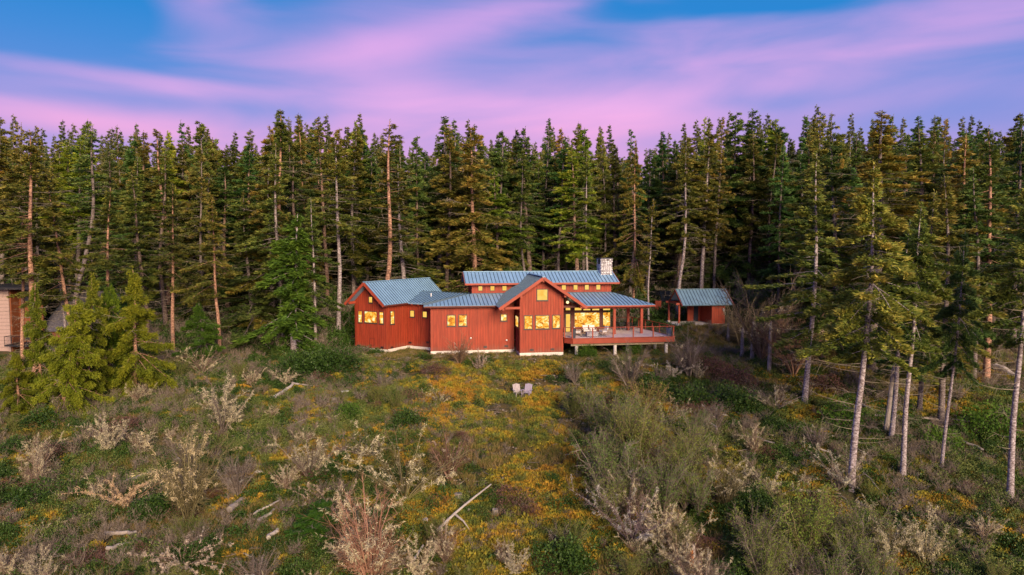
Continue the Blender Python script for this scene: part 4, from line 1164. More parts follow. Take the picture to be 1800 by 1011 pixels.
# (name, kind, variant, u of trunk foot, distance, v of the top, half width m, foliage colour, bark colour, lean, label)
WARM, OLIVE, DARK, BLUEG, LIME, RUST = (1.4, 1.2, .85), (1.25, 1.27, .9), (.8, 1.1, .95), (.65, 1.15, 1.0), (1.7, 1.9, .8), (1.6, 1.15, .8)
BO, BG, BP_ = (1.15, .72, .52), (.55, .5, .5), (1.0, .95, 1.02)
EXPL = [
 # right, near
 ('fir_tree', 'near', 0, 1505, 42.5, 285, 5.2, (1.6, 1.5, .95), BP_, (0, .02), 'big near fir with thick pale straight trunk and bushy olive crown on the right'),
 ('fir_tree', 'near', 1, 1597, 44.0, 350, 3.5, (1.5, 1.45, .95), BP_, (0, .01), 'slim pale mottled fir trunk second to the right of the thick near trunk'),
 ('fir_tree', 'near', 0, 1665, 45.0, 400, 2.6, DARK, BP_, (0, .045), 'thin curved fir leaning right, third slender trunk on the right slope'),
 ('fir_tree', 'near', 1, 1790, 41.2, 300, 3.8, (1.5, 1.4, .9), BP_, (0, -.005), 'pale near fir trunk cut by the right edge of the picture'),
 ('fir_tree', 'fir', 0, 1418, 58.0, 262, 3.2, OLIVE, BP_, (0, .05), 'grey-lilac fir trunk leaning slightly right below the shed slope'),
 ('fir_tree', 'fir', 1, 1574, 50.0, 385, 2.6, DARK, BP_, (0, .07), 'thin leaning fir trunk just left of the slim mottled trunk'),
 ('fir_tree', 'fir', 2, 1622, 56.0, 330, 3.0, OLIVE, BG, (0, .02), 'dark straight fir trunk standing behind the slim mottled trunk'),
 ('fir_tree', 'fir', 3, 1662, 54.0, 300, 2.8, WARM, BG, (0, -.03), 'fir with a trunk curving left behind the thin curved one'),
 ('fir_tree', 'fir', 0, 1716, 62.0, 290, 3.0, DARK, BG, (0, -.01), 'dark brown fir trunk on the mossy bank, left of two neighbours'),
 ('fir_tree', 'fir', 1, 1738, 63.0, 215, 3.4, OLIVE, BO, (0, .0), 'reddish brown fir trunk beside the fallen log on the right bank'),
 ('fir_tree', 'fir', 2, 1783, 72.0, 207, 4.0, DARK, BG, (0, 0), 'tall dark fir at the far right edge of the skyline'),
 ('fir_tree', 'full', 1, 1470, 72.0, 250, 4.0, DARK, BG, (0, 0), 'full dark fir with low boughs behind the grey-lilac leaning trunk'),
 ('fir_tree', 'tall', 0, 1535, 66.0, 186, 4.6, (1.6, 1.3, .85), BG, (0, 0), 'tallest warm-lit fir on the right skyline above the thick near trunk'),
 ('fir_tree', 'fir', 1, 1445, 78.0, 200, 3.4, OLIVE, BG, (0, 0), 'pointed olive fir left of the tallest warm-lit one on the right skyline'),
 ('fir_tree', 'fir', 3, 1620, 70.0, 215, 4.2, OLIVE, BG, (0, 0), 'broad olive fir filling the skyline above the slim mottled trunk'),
 ('fir_tree', 'fir', 0, 1690, 68.0, 232, 3.8, WARM, BO, (0, 0), 'brownish warm fir in the skyline dip near the right edge'),
 # behind the house, right of centre
 ('fir_tree', 'tall', 1, 1190, 88.0, 232, 3.6, WARM, BP_, (0, 0), 'tall fir with bare straight lower trunk and rusty top between deck and shed'),
 ('fir_tree', 'tall', 0, 1232, 92.0, 212, 3.4, WARM, BP_, (0, 0), 'fir with bare pale trunk rising straight behind the shed roof'),
 ('fir_tree', 'tall', 2, 1140, 86.0, 345, 1.7, RUST, BP_, (0, 0), 'half dead fir with twiggy pale trunk beyond the deck corner'),
 ('fir_tree', 'full', 0, 1295, 96.0, 194, 5.0, DARK, BG, (0, 0), 'big dark green fir towering behind the right end of the shed'),
 ('fir_tree', 'fir', 2, 1113, 90.0, 240, 3.2, RUST, BO, (0, 0), 'rust-tinged fir just right of the stone chimney'),
 ('fir_tree', 'tall', 1, 1062, 96.0, 225, 2.8, OLIVE, BG, (0, 0), 'narrow fir rising directly behind the stone chimney'),
 ('fir_tree', 'tall', 0, 1032, 93.0, 262, 2.3, OLIVE, BP_, (0, 0), 'slender yellowish fir with pale bare trunk left of the chimney'),
 ('fir_tree', 'tall', 2, 983, 94.0, 238, 3.0, BLUEG, BG, (0, 0), 'bluish green fir behind the middle of the long upper roof'),
 ('fir_tree', 'sparse', 0, 955, 98.0, 205, 2.3, DARK, BG, (0, 0), 'spindly dark fir with a thin spire top above the front gable'),
 ('fir_tree', 'tall', 1, 925, 92.0, 260, 3.0, OLIVE, BG, (0, 0), 'olive fir behind the upper roof, above the front gable left side'),
 ('fir_tree', 'full', 0, 832, 87.0, 220, 6.4, WARM, BO, (0, 0), 'huge broad fir with orange-tinted boughs behind the left end of the upper roof'),
 ('fir_tree', 'full', 1, 880, 96.0, 226, 4.0, DARK, BG, (0, 0), 'dark green fir half hidden by the huge broad orange-tinted one'),
 ('fir_tree', 'fir', 3, 715, 85.0, 285, 4.6, WARM, BP_, (0, 0), 'wide warm brown fir above the roof of the left wing'),
 ('fir_tree', 'sparse', 1, 676, 83.0, 214, 3.0, RUST, BO, (0, 0), 'thin-topped tall fir with rusty sparse limbs above the left wing gable'),
 ('fir_tree', 'sparse', 0, 768, 95.0, 203, 4.0, DARK, BG, (0, 0), 'dark ragged double-headed fir on the skyline left of the upper roof'),
 ('fir_tree', 'tall', 2, 595, 80.0, 232, 3.6, OLIVE, BP_, (0, 0), 'fir with tall pale bare trunk left of the wing roof'),
 ('fir_tree', 'fir', 0, 554, 73.0, 345, 2.7, OLIVE, BP_, (0, 0), 'medium fir with pale lower trunk standing close left of the house'),
 ('cedar_tree', 'cedar', 0, 515, 71.0, 372, 3.9, (1.25, 1.25, 1), BP_, (0, 0), 'bright green drooping cedar left of the house'),
 ('fir_tree', 'tall', 0, 495, 84.0, 190, 4.2, OLIVE, BO, (0, 0), 'tallest fir on the left skyline behind the bright green cedar'),
 ('fir_tree', 'fir', 1, 543, 95.0, 197, 3.6, WARM, BO, (0, 0), 'brownish pointed fir on the skyline right of the tallest left one'),
 ('fir_tree', 'fir', 3, 625, 98.0, 205, 4.0, LIME, BG, (0, 0), 'yellow-green tinged fir on the skyline above the left wing'),
 ('fir_tree', 'tall', 1, 384, 72.0, 350, 3.0, WARM, BO, (0, .04), 'medium fir with rusty pointed top and kinked pale trunk, left of the cedar'),
 ('fir_tree', 'tall', 0, 303, 73.0, 318, 2.6, (1.4, 1.1, 1.0), BO, (0, -.01), 'pale brown slim fir with dark bare trunk in the left forest'),
 ('fir_tree', 'fir', 0, 245, 84.0, 270, 3.3, OLIVE, BG, (0, 0), 'layered olive fir rising above the left group of orange trunks'),
 ('fir_tree', 'tall', 2, 183, 67.0, 325, 2.7, WARM, BO, (0, .01), 'warm-lit fir with straight orange trunk, right one of the left group'),
 ('fir_tree', 'tall', 1, 132, 66.0, 300, 3.1, WARM, BO, (0, -.055), 'orange-lit fir with a trunk leaning left in the left group'),
 ('fir_tree', 'tall', 1, 118, 68.0, 330, 2.4, OLIVE, BP_, (0, -.02), 'slim speckled pale trunk in front of the grey shingled roof'),
 ('fir_tree', 'tall', 0, 60, 64.0, 225, 3.9, WARM, BO, (0, 0), 'stout orange-lit trunk in front of the neighbour house balcony'),
 ('fir_tree', 'tall', 2, 36, 67.0, 300, 2.4, OLIVE, BO, (0, .01), 'thin trunk with low green boughs crossing the pale neighbour wall'),
 ('fir_tree', 'tall', 0, 5, 93.0, 198, 4.4, WARM, BG, (0, 0), 'tall warm olive fir at the far left edge of the picture'),
 ('fir_tree', 'sparse', 1, 130, 88.0, 212, 3.0, DARK, BG, (0, 0), 'spindly fir breaking the left skyline above the orange trunks'),
 ('fir_tree', 'full', 0, 355, 92.0, 209, 4.2, OLIVE, BG, (0, 0), 'pointed fir on the skyline above the slim pale brown fir'),
 ('fir_tree', 'sparse', 0, 295, 86.0, 226, 3.0, RUST, BO, (0, 0), 'greyish brown dying fir on the left skyline with bare twigs'),
 # low yellow-green trees on the left
 ('young_conifer', 'low', 1, 233, 60.5, 470, 3.1, (2.4, 1.45, .7), BO, (0, 0), 'yellow-green conical young conifer with pale exposed foot, left of the shrubs'),
 ('young_conifer', 'low', 0, 106, 54.5, 525, 2.9, (2.1, 1.4, .7), BO, (0, 0), 'biggest yellow-green low conifer at the lower left, foot lowest in the group'),
 ('young_conifer', 'low', 1, 25, 56.0, 615, 2.0, (2.3, 1.4, .7), BO, (0, 0), 'small yellowish conifer below the neighbour balcony'),
 ('young_conifer', 'low', 1, 70, 57.5, 495, 2.0, (2.2, 1.4, .7), BO, (0, 0), 'slim yellow-green conifer just left of the biggest low one'),
 ('young_conifer', 'low', 1, 150, 58.5, 475, 2.3, (2.2, 1.35, .7), BO, (0, 0), 'slim yellow-green conifer squeezed between the two biggest low ones'),
 ('young_conifer', 'low', 0, 190, 62.5, 495, 2.2, (1.6, 1.35, .7), BO, (0, 0), 'shaded yellow-green conifer behind the exposed-foot conical one'),
 ('young_conifer', 'low', 1, 362, 69.0, 530, 2.6, (.9, 1.0, .8), BG, (0, 0), 'small dull green conifer at the forest edge left of the cedar'),
 ('young_conifer', 'low', 0, 540, 36.5, 885, 1.7, (.75, 1.0, .8), BG, (0, 0), 'small dark green young fir standing at the bottom left of centre'),
]
TR = random.Random(77)
for (nm, kd, va, u, d, vt, hw_, c_, bk, ln, lb) in EXPL:
    p = at(u, 560, d); hw_ = hw_ * (1.2 if nm != 'young_conifer' and kd != 'near' else 1.0) * (1.18 if u > 1400 and d > 50 else 1)
    tz_ = at(u, vt, d).z
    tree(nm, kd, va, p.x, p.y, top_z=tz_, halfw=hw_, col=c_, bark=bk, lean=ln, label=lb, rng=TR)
taken = [(at(e[3], 560, e[4]).x, e[4]) for e in EXPL]

# skyline of the forest as heights to aim for (u, v)
SKU = [-200, 5, 60, 130, 190, 245, 295, 355, 400, 440, 492, 543, 620, 678, 730, 768, 826, 890, 957, 1000, 1040, 1100, 1152, 1195, 1240, 1295, 1375, 1415, 1462, 1535, 1620, 1700, 1790, 2000]
SKV = [215, 212, 245, 222, 240, 240, 236, 220, 240, 238, 212, 215, 216, 222, 236, 220, 228, 232, 226, 228, 232, 240, 240, 238, 222, 212, 216, 208, 218, 212, 220, 226, 216, 210]
zones = []
fill = []
rows = [(76, 5.2), (81, 5.0), (86.5, 4.2), (91, 4.0), (95.5, 3.9), (100, 3.9), (106, 4.0), (112, 4.2)]
for ri, (yy, sp) in enumerate(rows):
    x = -yy * .80
    while x < yy * .80:
        px, py = x + TR.uniform(-1.6, 1.6), yy + TR.uniform(-2.2, 2.2)
        x += sp * TR.uniform(.8, 1.2)
        u = 900 + 1200 * px / (py + .6)
        if py < 90 and 560 < u < 1345: continue            # house, yard and drive
        if py < 92 and (u < 240): continue
        if py < 84 and 1040 < u < 1420 and py < 95: continue
        if py < 97 and 1130 < u < 1180: continue
        if min((px - a) ** 2 + (py - b_) ** 2 for a, b_ in taken) < 2.6: continue
        taken.append((px, py)); fill.append((px, py, u, ri))
cols = [DARK, DARK, OLIVE, OLIVE, (1.35, 1.15, .8), BLUEG, (.9, 1.0, .9), (1.2, 1.05, .85), RUST, LIME]
cnames = {0: 'dark green', 2: 'olive green', 4: 'warm brownish', 5: 'bluish green', 6: 'green', 7: 'olive brown', 8: 'rust-tinged', 9: 'yellow-green'}
for (px, py, u, ri) in fill[:242]:
    sv_ = float(np.interp(u, SKU, SKV))
    back = ri >= 3
    vt = sv_ + (TR.choice([TR.uniform(-24, -4), TR.uniform(-2, 22), TR.uniform(12, 40), TR.uniform(30, 80)]) if back else TR.choice([TR.uniform(15, 90), TR.uniform(80, 210)]))
    ci = TR.randrange(10)
    if not back and ci > 8: ci = 2
    kind = TR.choice(['fir', 'fir', 'fir', 'tall', 'full', 'sparse'] if back else ['fir', 'fir', 'full', 'tall', 'sparse', 'full'])
    if 900 < u < 1100 and not back: kind = 'tall'
    top = at(u, vt, py).z
    where = next(w for lim, w in [(150, 'in the forest behind the neighbour house'), (290, 'in the forest behind the orange-lit trunks'), (430, 'in the forest between neighbour house and cedar'), (600, 'in the forest behind the bright green cedar'),
             (760, 'in the forest behind the left wing'), (900, 'in the forest behind the left half of the upper roof'), (1050, 'in the forest behind the right half of the upper roof'), (1180, 'in the forest behind the chimney and deck'),
             (1330, 'in the forest behind the shed'), (1480, 'in the forest right of the shed'), (1640, 'in the forest behind the thick near trunk'), (9999, 'in the forest near the right edge')] if u < lim)
    cn = cnames.get(ci, 'dark green' if ci == 1 else 'olive green')
    form = {'fir': 'fir', 'tall': 'long-trunked fir', 'full': 'full-skirted fir', 'sparse': 'thin ragged fir'}[kind]
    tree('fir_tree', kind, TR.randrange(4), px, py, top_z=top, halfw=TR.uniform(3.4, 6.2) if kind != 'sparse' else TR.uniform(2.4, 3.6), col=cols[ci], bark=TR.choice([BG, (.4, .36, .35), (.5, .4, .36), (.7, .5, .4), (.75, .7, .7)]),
         label='%s %s %s' % (cn, form, where), group='%s %ss %s' % (cn, form, where), rng=TR)

# ------------------------------------------------------------------ scattering by geometry nodes (ground cover and the far wood)
def src_obj(name, me, col=C0):
    o = bpy.data.objects.new(name + '_pattern', me)
    o.color = tuple(col) + (1,)
    return o
def scatter(name, pts, scl, srcs, label, seed=0, tilt=.15, cat=None):
    """one object: instances of a few small meshes on points"""
    rng = np.random.default_rng(seed)
    n = len(pts)
    me = bpy.data.meshes.new(name)
    me.vertices.add(n); me.vertices.foreach_set('co', np.asarray(pts, np.float32).ravel()); me.update()
    a = me.attributes.new('rot', 'FLOAT_VECTOR', 'POINT')
    r = np.stack([rng.normal(0, tilt, n), rng.normal(0, tilt, n), rng.uniform(0, 6.283, n)], 1)
    a.data.foreach_set('vector', r.astype(np.float32).ravel())
    a = me.attributes.new('scl', 'FLOAT', 'POINT'); a.data.foreach_set('value', np.asarray(scl, np.float32))
    a = me.attributes.new('pick', 'INT', 'POINT'); a.data.foreach_set('value', rng.integers(0, len(srcs), n).astype(np.int32))
    o = link(bpy.data.objects.new(name, me))
    props(o, label=label, cat=cat, kind='stuff')
    ng = bpy.data.node_groups.new(name, 'GeometryNodeTree')
    ng.interface.new_socket('Geometry', in_out='INPUT', socket_type='NodeSocketGeometry')
    ng.interface.new_socket('Geometry', in_out='OUTPUT', socket_type='NodeSocketGeometry')
    gi = ng.nodes.new('NodeGroupInput'); go = ng.nodes.new('NodeGroupOutput')
    jn = ng.nodes.new('GeometryNodeJoinGeometry')
    nr = ng.nodes.new('GeometryNodeInputNamedAttribute'); nr.data_type = 'FLOAT_VECTOR'; nr.inputs['Name'].default_value = 'rot'
    ns = ng.nodes.new('GeometryNodeInputNamedAttribute'); ns.data_type = 'FLOAT'; ns.inputs['Name'].default_value = 'scl'
    npk = ng.nodes.new('GeometryNodeInputNamedAttribute'); npk.data_type = 'INT'; npk.inputs['Name'].default_value = 'pick'
    for i, s in enumerate(srcs):
        ob = ng.nodes.new('GeometryNodeObjectInfo'); ob.inputs['Object'].default_value = s; ob.inputs['As Instance'].default_value = True
        ip = ng.nodes.new('GeometryNodeInstanceOnPoints')
        cm = ng.nodes.new('FunctionNodeCompare'); cm.data_type = 'INT'; cm.operation = 'EQUAL'
        ng.links.new(npk.outputs[0], cm.inputs['A'] if False else [q for q in cm.inputs if q.name == 'A' and q.type == 'INT'][0])
        [q for q in cm.inputs if q.name == 'B' and q.type == 'INT'][0].default_value = i
        ng.links.new(cm.outputs[0], ip.inputs['Selection'])
        ng.links.new(gi.outputs[0], ip.inputs['Points'])
        ng.links.new(ob.outputs['Geometry'], ip.inputs['Instance'])
        ng.links.new(nr.outputs[0], ip.inputs['Rotation'])
        ng.links.new(ns.outputs[0], ip.inputs['Scale'])
        ng.links.new(ip.outputs[0], jn.inputs[0])
    ng.links.new(jn.outputs[0], go.inputs[0])
    md = o.modifiers.new('scatter', 'NODES'); md.node_group = ng
    return o
# the rest of the wood: beyond the 300 trees that show
def whole_tree(kind, var, name):
    tm, cm, dm, h0, r0 = VAR[kind][var]
    V = []; 
    me = bpy.data.meshes.new(name)
    ta = np.empty(len(tm.vertices) * 3, np.float32); tm.vertices.foreach_get('co', ta)
    ca = np.empty(len(cm.vertices) * 3, np.float32); cm.vertices.foreach_get('co', ca)
    tf = np.empty(len(tm.loops), np.int32); tm.loops.foreach_get('vertex_index', tf)
    cf = np.empty(len(cm.loops), np.int32); cm.loops.foreach_get('vertex_index', cf)
    tt = np.empty(len(cm.vertices), np.float32); cm.attributes['tint'].data.foreach_get('value', tt)
    V = np.concatenate([ta, ca]); FF = np.concatenate([tf, cf + len(tm.vertices)])
    me.vertices.add(len(V) // 3); me.vertices.foreach_set('co', V)
    me.loops.add(len(FF)); me.loops.foreach_set('vertex_index', FF)
    me.polygons.add(len(FF) // 3); me.polygons.foreach_set('loop_start', np.arange(0, len(FF), 3, dtype=np.int32))
    mi = np.concatenate([np.zeros(len(tf) // 3, np.int32), np.ones(len(cf) // 3, np.int32)])
    me.materials.append(BARKM); me.materials.append(cm.materials[0])
    me.polygons.foreach_set('material_index', mi); me.update(calc_edges=True)
    a = me.attributes.new('tint', 'FLOAT', 'POINT'); a.data.foreach_set('value', np.concatenate([np.full(len(ta) // 3, .5, np.float32), tt]))
    return me
wt = [src_obj('wood_tree', whole_tree(k, v, 'wood_tree'), c) for k, v, c in (('fir', 0, DARK), ('fir', 1, OLIVE), ('full', 0, DARK), ('tall', 1, OLIVE))]
pts, scl = [], []
for (px, py, u, ri) in fill[242:]:
    pts.append((px, py, ground(px, py))); scl.append((at(u, float(np.interp(u, SKU, SKV)) + TR.uniform(-4, 40), py).z - ground(px, py)) / 25.5)
rg_ = np.random.default_rng(4)
for yy in np.arange(117, 175, 5):
    for xx in np.arange(-yy * .85, yy * .85, 4.6):
        x, y = xx + rg_.uniform(-2, 2), yy + rg_.uniform(-2, 2)
        pts.append((x, y, ground(x, y))); 
        u = 900 + 1200 * x / y
        scl.append(max(.6, (at(min(max(u, 0), 1800), float(np.interp(u, SKU, SKV)) + rg_.uniform(0, 50), y).z - ground(x, y)) / 25.5))
# wood to the sides, outside the picture, so that the place goes on
scatter('distant_woods', pts, scl, wt, 'dark mass of further firs filling the depth of the forest', 5, .02, 'forest')
print('trees', TREES, 'fill', len(fill), 'tris', TRIS)
# ------------------------------------------------------------------ ground sheet
GM = bpy.data.materials.new('hillside_ground'); GM.use_nodes = True
t = GM.node_tree; b = t.nodes['Principled BSDF']
g = N(t, 'ShaderNodeNewGeometry').outputs['Position']
def patch_nodes(t, g):
    """same world-space patches used by the ground and the moss: 0 green .. 1 orange"""
    a = N(t, 'ShaderNodeTexNoise', {'Vector': g, 'Scale': .22, 'Detail': 3.0, 'Roughness': .55}).outputs[0]
    c = N(t, 'ShaderNodeTexNoise', {'Vector': g, 'Scale': 1.1, 'Detail': 3.0, 'Roughness': .6}).outputs[0]
    return a, c
a_, c_ = patch_nodes(t, g)
f_ = N(t, 'ShaderNodeTexNoise', {'Vector': g, 'Scale': 9.0, 'Detail': 5.0, 'Roughness': .7}).outputs[0]
col = ramp(t, M_(t, 'ADD', M_(t, 'MULTIPLY', a_, .5), M_(t, 'MULTIPLY', c_, .5)), [(.36, (.035, .05, .014)), (.46, (.06, .062, .018)), (.52, (.10, .075, .025)), (.60, (.15, .10, .018)), (.68, (.10, .065, .035))])
col = mixc(t, .65, col, ramp(t, f_, [(.3, (.25, .25, .25)), (.7, (1.5, 1.4, 1.3))]), 'MULTIPLY')
t.links.new(col, b.inputs['Base Color'])
b.inputs['Roughness'].default_value = .95
bp = N(t, 'ShaderNodeBump', {'Height': f_, 'Strength': .8, 'Distance': .15}); t.links.new(bp.outputs[0], b.inputs['Normal'])
xs = np.concatenate([np.linspace(-900, -95, 12), np.linspace(-90, 90, 361), np.linspace(95, 900, 12)])
ys = np.concatenate([np.linspace(-300, 20, 10), np.linspace(24, 130, 250), np.linspace(140, 900, 16)])
XX, YY = np.meshgrid(xs, ys)
ZZ = height(XX, YY)
nx, ny = len(xs), len(ys)
i, j = np.meshgrid(np.arange(ny - 1), np.arange(nx - 1), indexing='ij')
q = (i * nx + j).ravel()
me = bpy.data.meshes.new('ground')
me.vertices.add(nx * ny); me.vertices.foreach_set('co', np.stack([XX, YY, ZZ], -1).astype(np.float32).ravel())
Fq = np.stack([q, q + 1, q + nx + 1, q + nx], 1).astype(np.int32)
me.loops.add(Fq.size); me.loops.foreach_set('vertex_index', Fq.ravel())
me.polygons.add(len(Fq)); me.polygons.foreach_set('loop_start', np.arange(0, Fq.size, 4, dtype=np.int32))
me.update(calc_edges=True)
me.polygons.foreach_set('use_smooth', np.ones(len(Fq), bool))
me.materials.append(GM)
go = link(bpy.data.objects.new('ground', me)); props(go, kind='structure')

# ------------------------------------------------------------------ small plants (patterns for the scatter)
MOSS = bpy.data.materials.new('moss_cushion'); MOSS.use_nodes = True
t = MOSS.node_tree; b = t.nodes['Principled BSDF']
g = N(t, 'ShaderNodeNewGeometry').outputs['Position']
a_, c_ = patch_nodes(t, g)
oi = N(t, 'ShaderNodeObjectInfo').outputs['Random']
f2 = N(t, 'ShaderNodeAttribute', attribute_name='tint').outputs['Fac']
v_ = M_(t, 'ADD', M_(t, 'ADD', M_(t, 'MULTIPLY', a_, .6), M_(t, 'MULTIPLY', c_, .4)), M_(t, 'MULTIPLY', M_(t, 'SUBTRACT', oi, .5), .07))
col = ramp(t, v_, [(.38, (.07, .10, .016)), (.45, (.15, .16, .018)), (.50, (.29, .23, .018)), (.56, (.38, .22, .018)), (.68, (.30, .14, .02))])
col = mixc(t, 1.0, col, ramp(t, f2, [(0, (.35, .35, .35)), (1, (1.25, 1.25, 1.25))]), 'MULTIPLY')
t.links.new(col, b.inputs['Base Color']); b.inputs['Roughness'].default_value = .9
GRASS = leaf_mat('dry_and_green_grass', [(0, (.06, .10, .02)), (.3, (.13, .15, .03)), (.55, (.25, .19, .055)), (1, (.38, .26, .12))], False, noise=(.35, 1.2), rnd_amt=.5)
SALAL = leaf_mat('glossy_green_leaves', [(0, (.015, .035, .008)), (.5, (.045, .095, .016)), (1, (.09, .15, .03))], False, rough=.45, noise=(.5, .5))
SAGE = leaf_mat('grey_green_leaves', [(0, (.06, .10, .02)), (.5, (.15, .20, .045)), (1, (.28, .31, .09))], True, noise=(.5, .4))
LICH = leaf_mat('pale_lichen', [(0, (.22, .205, .165)), (.5, (.40, .375, .31)), (1, (.64, .60, .50))], True, rough=.9, transl=.1, rnd_amt=.2)
TWIG = leaf_mat('grey_brown_twigs', [(0, (.09, .068, .05)), (.5, (.20, .155, .12)), (1, (.34, .28, .23))], True, rough=.9, transl=0, rnd_amt=.2)

def moss_me(seed):
    rng = np.random.default_rng(seed); tb = TB()
    n = 240
    a = rng.uniform(0, 6.28, n); r = rng.random(n) ** .5
    rx, ry = .55, .42
    C = np.stack([r * np.cos(a) * rx, r * np.sin(a) * ry, .16 * (1 - r ** 2) * (1 + .4 * np.sin(a * 3 + seed)) - .03], 1)
    D = np.stack([np.cos(a) * r * .8, np.sin(a) * r * .8, np.full(n, .7)], 1) + rng.normal(0, .4, (n, 3))
    tb.blades(C, D, rng.uniform(.07, .14, n), .09, rng, 1, np.clip(.35 + .5 * rng.random(n) + C[:, 2] * 1.2, 0, 1))
    return tb.mesh('moss', MOSS)
def tuft_me(seed, n=70, h=.45, m=None, spread=.5):
    rng = np.random.default_rng(seed); tb = TB()
    a = rng.uniform(0, 6.28, n); r = rng.random(n) ** .5 * spread * .5
    C = np.stack([r * np.cos(a), r * np.sin(a), np.full(n, -.03)], 1)
    D = np.stack([np.cos(a) * rng.uniform(.1, .9, n), np.sin(a) * rng.uniform(.1, .9, n), np.ones(n)], 1)
    tb.blades(C, D, h * rng.uniform(.5, 1.1, n), .035, rng, .6, rng.uniform(.1, .9, n))
    return tb.mesh('tuft', m or GRASS)
def leafy_me(seed, n=320, r=.55, h=.5, leaf=.10, m=None):
    rng = np.random.default_rng(seed); tb = TB()
    d = rng.normal(size=(n, 3)); d /= np.linalg.norm(d, axis=1)[:, None]; d[:, 2] = np.abs(d[:, 2])
    k = rng.random(n) ** .35
    lump = 1 + .25 * np.sin(d[:, 0] * 5 + seed) * np.sin(d[:, 1] * 4 + seed * 2)
    C = d * (k * lump)[:, None] * np.array([r, r, h])
    D = d * .6 + rng.normal(0, .6, (n, 3)); D[:, 2] -= .1
    tb.blades(C, D, leaf * rng.uniform(.7, 1.4, n), leaf * .6, rng, 1, np.clip(.15 + .55 * k * (.4 + .6 * d[:, 2]) + rng.normal(0, .15, n), 0, 1), quad=True)
    return tb.mesh('leafy', m or SALAL)
def twiggy_me(seed, n=26, h=.8, m=None, leaves=0, lm=None):
    rng = np.random.default_rng(seed); tb = TB()
    for _ in range(n):
        a = rng.uniform(0, 6.28); L = h * rng.uniform(.5, 1.1); sp = rng.uniform(.1, .8)
        s = np.linspace(0, 1, 4)
        P = np.stack([np.cos(a) * sp * L * s ** 1.3 + rng.normal(0, .03, 4), np.sin(a) * sp * L * s ** 1.3 + rng.normal(0, .03, 4), L * s - .05], 1)
        tv = rng.uniform(.2, .9)
        tb.tube(P, .011 * (1 - .7 * s), 3, tv)
        k = 7
        q = rng.uniform(.35, 1, k)
        C = np.stack([np.interp(q, s, P[:, j]) for j in range(3)], 1)
        D = rng.normal(0, .5, (k, 3)); D[:, 2] += .6
        tb.blades(C, D, .22 * h, .014, rng, 1, tv)
    return tb.mesh('twiggy', m or TWIG)

def in_house(x, y):
    q = Vector((x, y)) - O2
    a, b = q.dot(FA), q.dot(FB)
    if -9.4 < a < 0 and 2.4 < b < 11: return True
    if -.2 < a < 4.9 and -.3 < b < 11: return True
    if 4.9 <= a < 10.8 and 3 < b < 11: return True
    q = Vector((x, y)) - W0
    s, b = q.dot(WD), q.dot(WN)
    if -.2 < s < 4.8 and -.2 < b < 11: return True
    if 4.5 < s < 8.2 and 3.3 < b < 8: return True
    if x < -52 and 82.3 < y < 92: return True
    if 18.3 < x < 27.5 and 80.2 < y < 87: return True
    return False
rng = np.random.default_rng(9)
def pts_in(n, y0=27, y1=84, fn=None, seed=0, wide=.82):
    """random points on the slope, thinned by a density function"""
    r = np.random.default_rng(seed)
    y = np.sqrt(r.uniform(y0 ** 2, y1 ** 2, n)) ; x = r.uniform(-1, 1, n) * (y * wide + 2)
    keep = np.ones(n, bool)
    if fn is not None: keep = r.random(n) < fn(x, y)
    x, y = x[keep], y[keep]
    k2 = np.array([not in_house(a, b) for a, b in zip(x, y)])
    x, y = x[k2], y[k2]
    return np.stack([x, y, height(x, y)], 1)
def U(x, y): return 900 + 1200 * x / y
# moss lives in the open middle and in patches on the right bank
def d_moss(x, y):
    u = U(x, y)
    mid = 1.3 * np.exp(-((u - 880) / 300) ** 2) + .55 * np.exp(-((u - 1250) / 200) ** 2) * (y < 62) + .75 * (np.abs(u - 1620) < 240) * ((y > 55) | (y < 47)) + .25 * (u < 130) * (y < 52)
    return np.clip(mid * np.clip((fbm(x / 2.6, y / 2.6, 21) - .43) * 6, 0, 1), 0, 1) * (y < 67)
P_ = pts_in(52000, 28, 74, d_moss, 1)
scatter('moss', P_, rng.uniform(.7, 1.6, len(P_)), [src_obj('moss', moss_me(s)) for s in (1, 2, 3)], 'yellow, orange and green moss cushions over the open slope', 2, .2)
def d_grass(x, y):
    yard = ((y > 66) & (np.abs(x) < 24)) * .9
    return np.clip(.25 + 1.4 * (fbm(x / 5, y / 5, 33) - .42) * 2 + yard, .08, 1)
P_ = pts_in(46000, 28, 90, d_grass, 2)
sc_ = rng.uniform(.6, 1.3, len(P_)) * np.where((P_[:, 1] > 67) & (np.abs(P_[:, 0]) < 20), .6, 1)
scatter('grass', P_, sc_, [src_obj('grass', tuft_me(s)) for s in (1, 2, 3)], 'dry tawny and green grass growing all over the slope', 3, .15)
def d_salal(x, y):
    u = U(x, y)
    f = np.clip((fbm(x / 4.5, y / 4.5, 55) - .47) * 6, 0, 1) * .75
    f = np.maximum(f, np.exp(-((u - 560) / 70) ** 2 - ((y - 71) / 4) ** 2) * 1.6)
    f = np.maximum(f, np.exp(-((u - 1200) / 170) ** 2 - ((y - 63) / 4.5) ** 2) * 1.2)
    f = np.maximum(f, .35 * (u > 1350) * (y < 52))
    f = np.maximum(f, .3 * (u < 480) * (y < 62))
    f = f * (1 - .85 * np.exp(-((u - 850) / 200) ** 2) * (y < 66)) * (1 - .9 * ((y > 66.5) & (y < 80) & (np.abs(x - 2) < 16)))
    return np.clip(f, 0, 1)
P_ = pts_in(22000, 28, 92, d_salal, 3)
scatter('ground_cover', P_, rng.uniform(.5, 1.35, len(P_)), [src_obj('leafy', leafy_me(s)) for s in (1, 2, 3)], 'low dark green leafy ground cover between the shrubs', 4, .15)
def d_under(x, y):
    u = U(x, y)
    return ((y > 72) & ((u < 600) | (u > 1320) | (y > 86)) & ~((u < 75) & (y < 86))) * .8 + 0.0
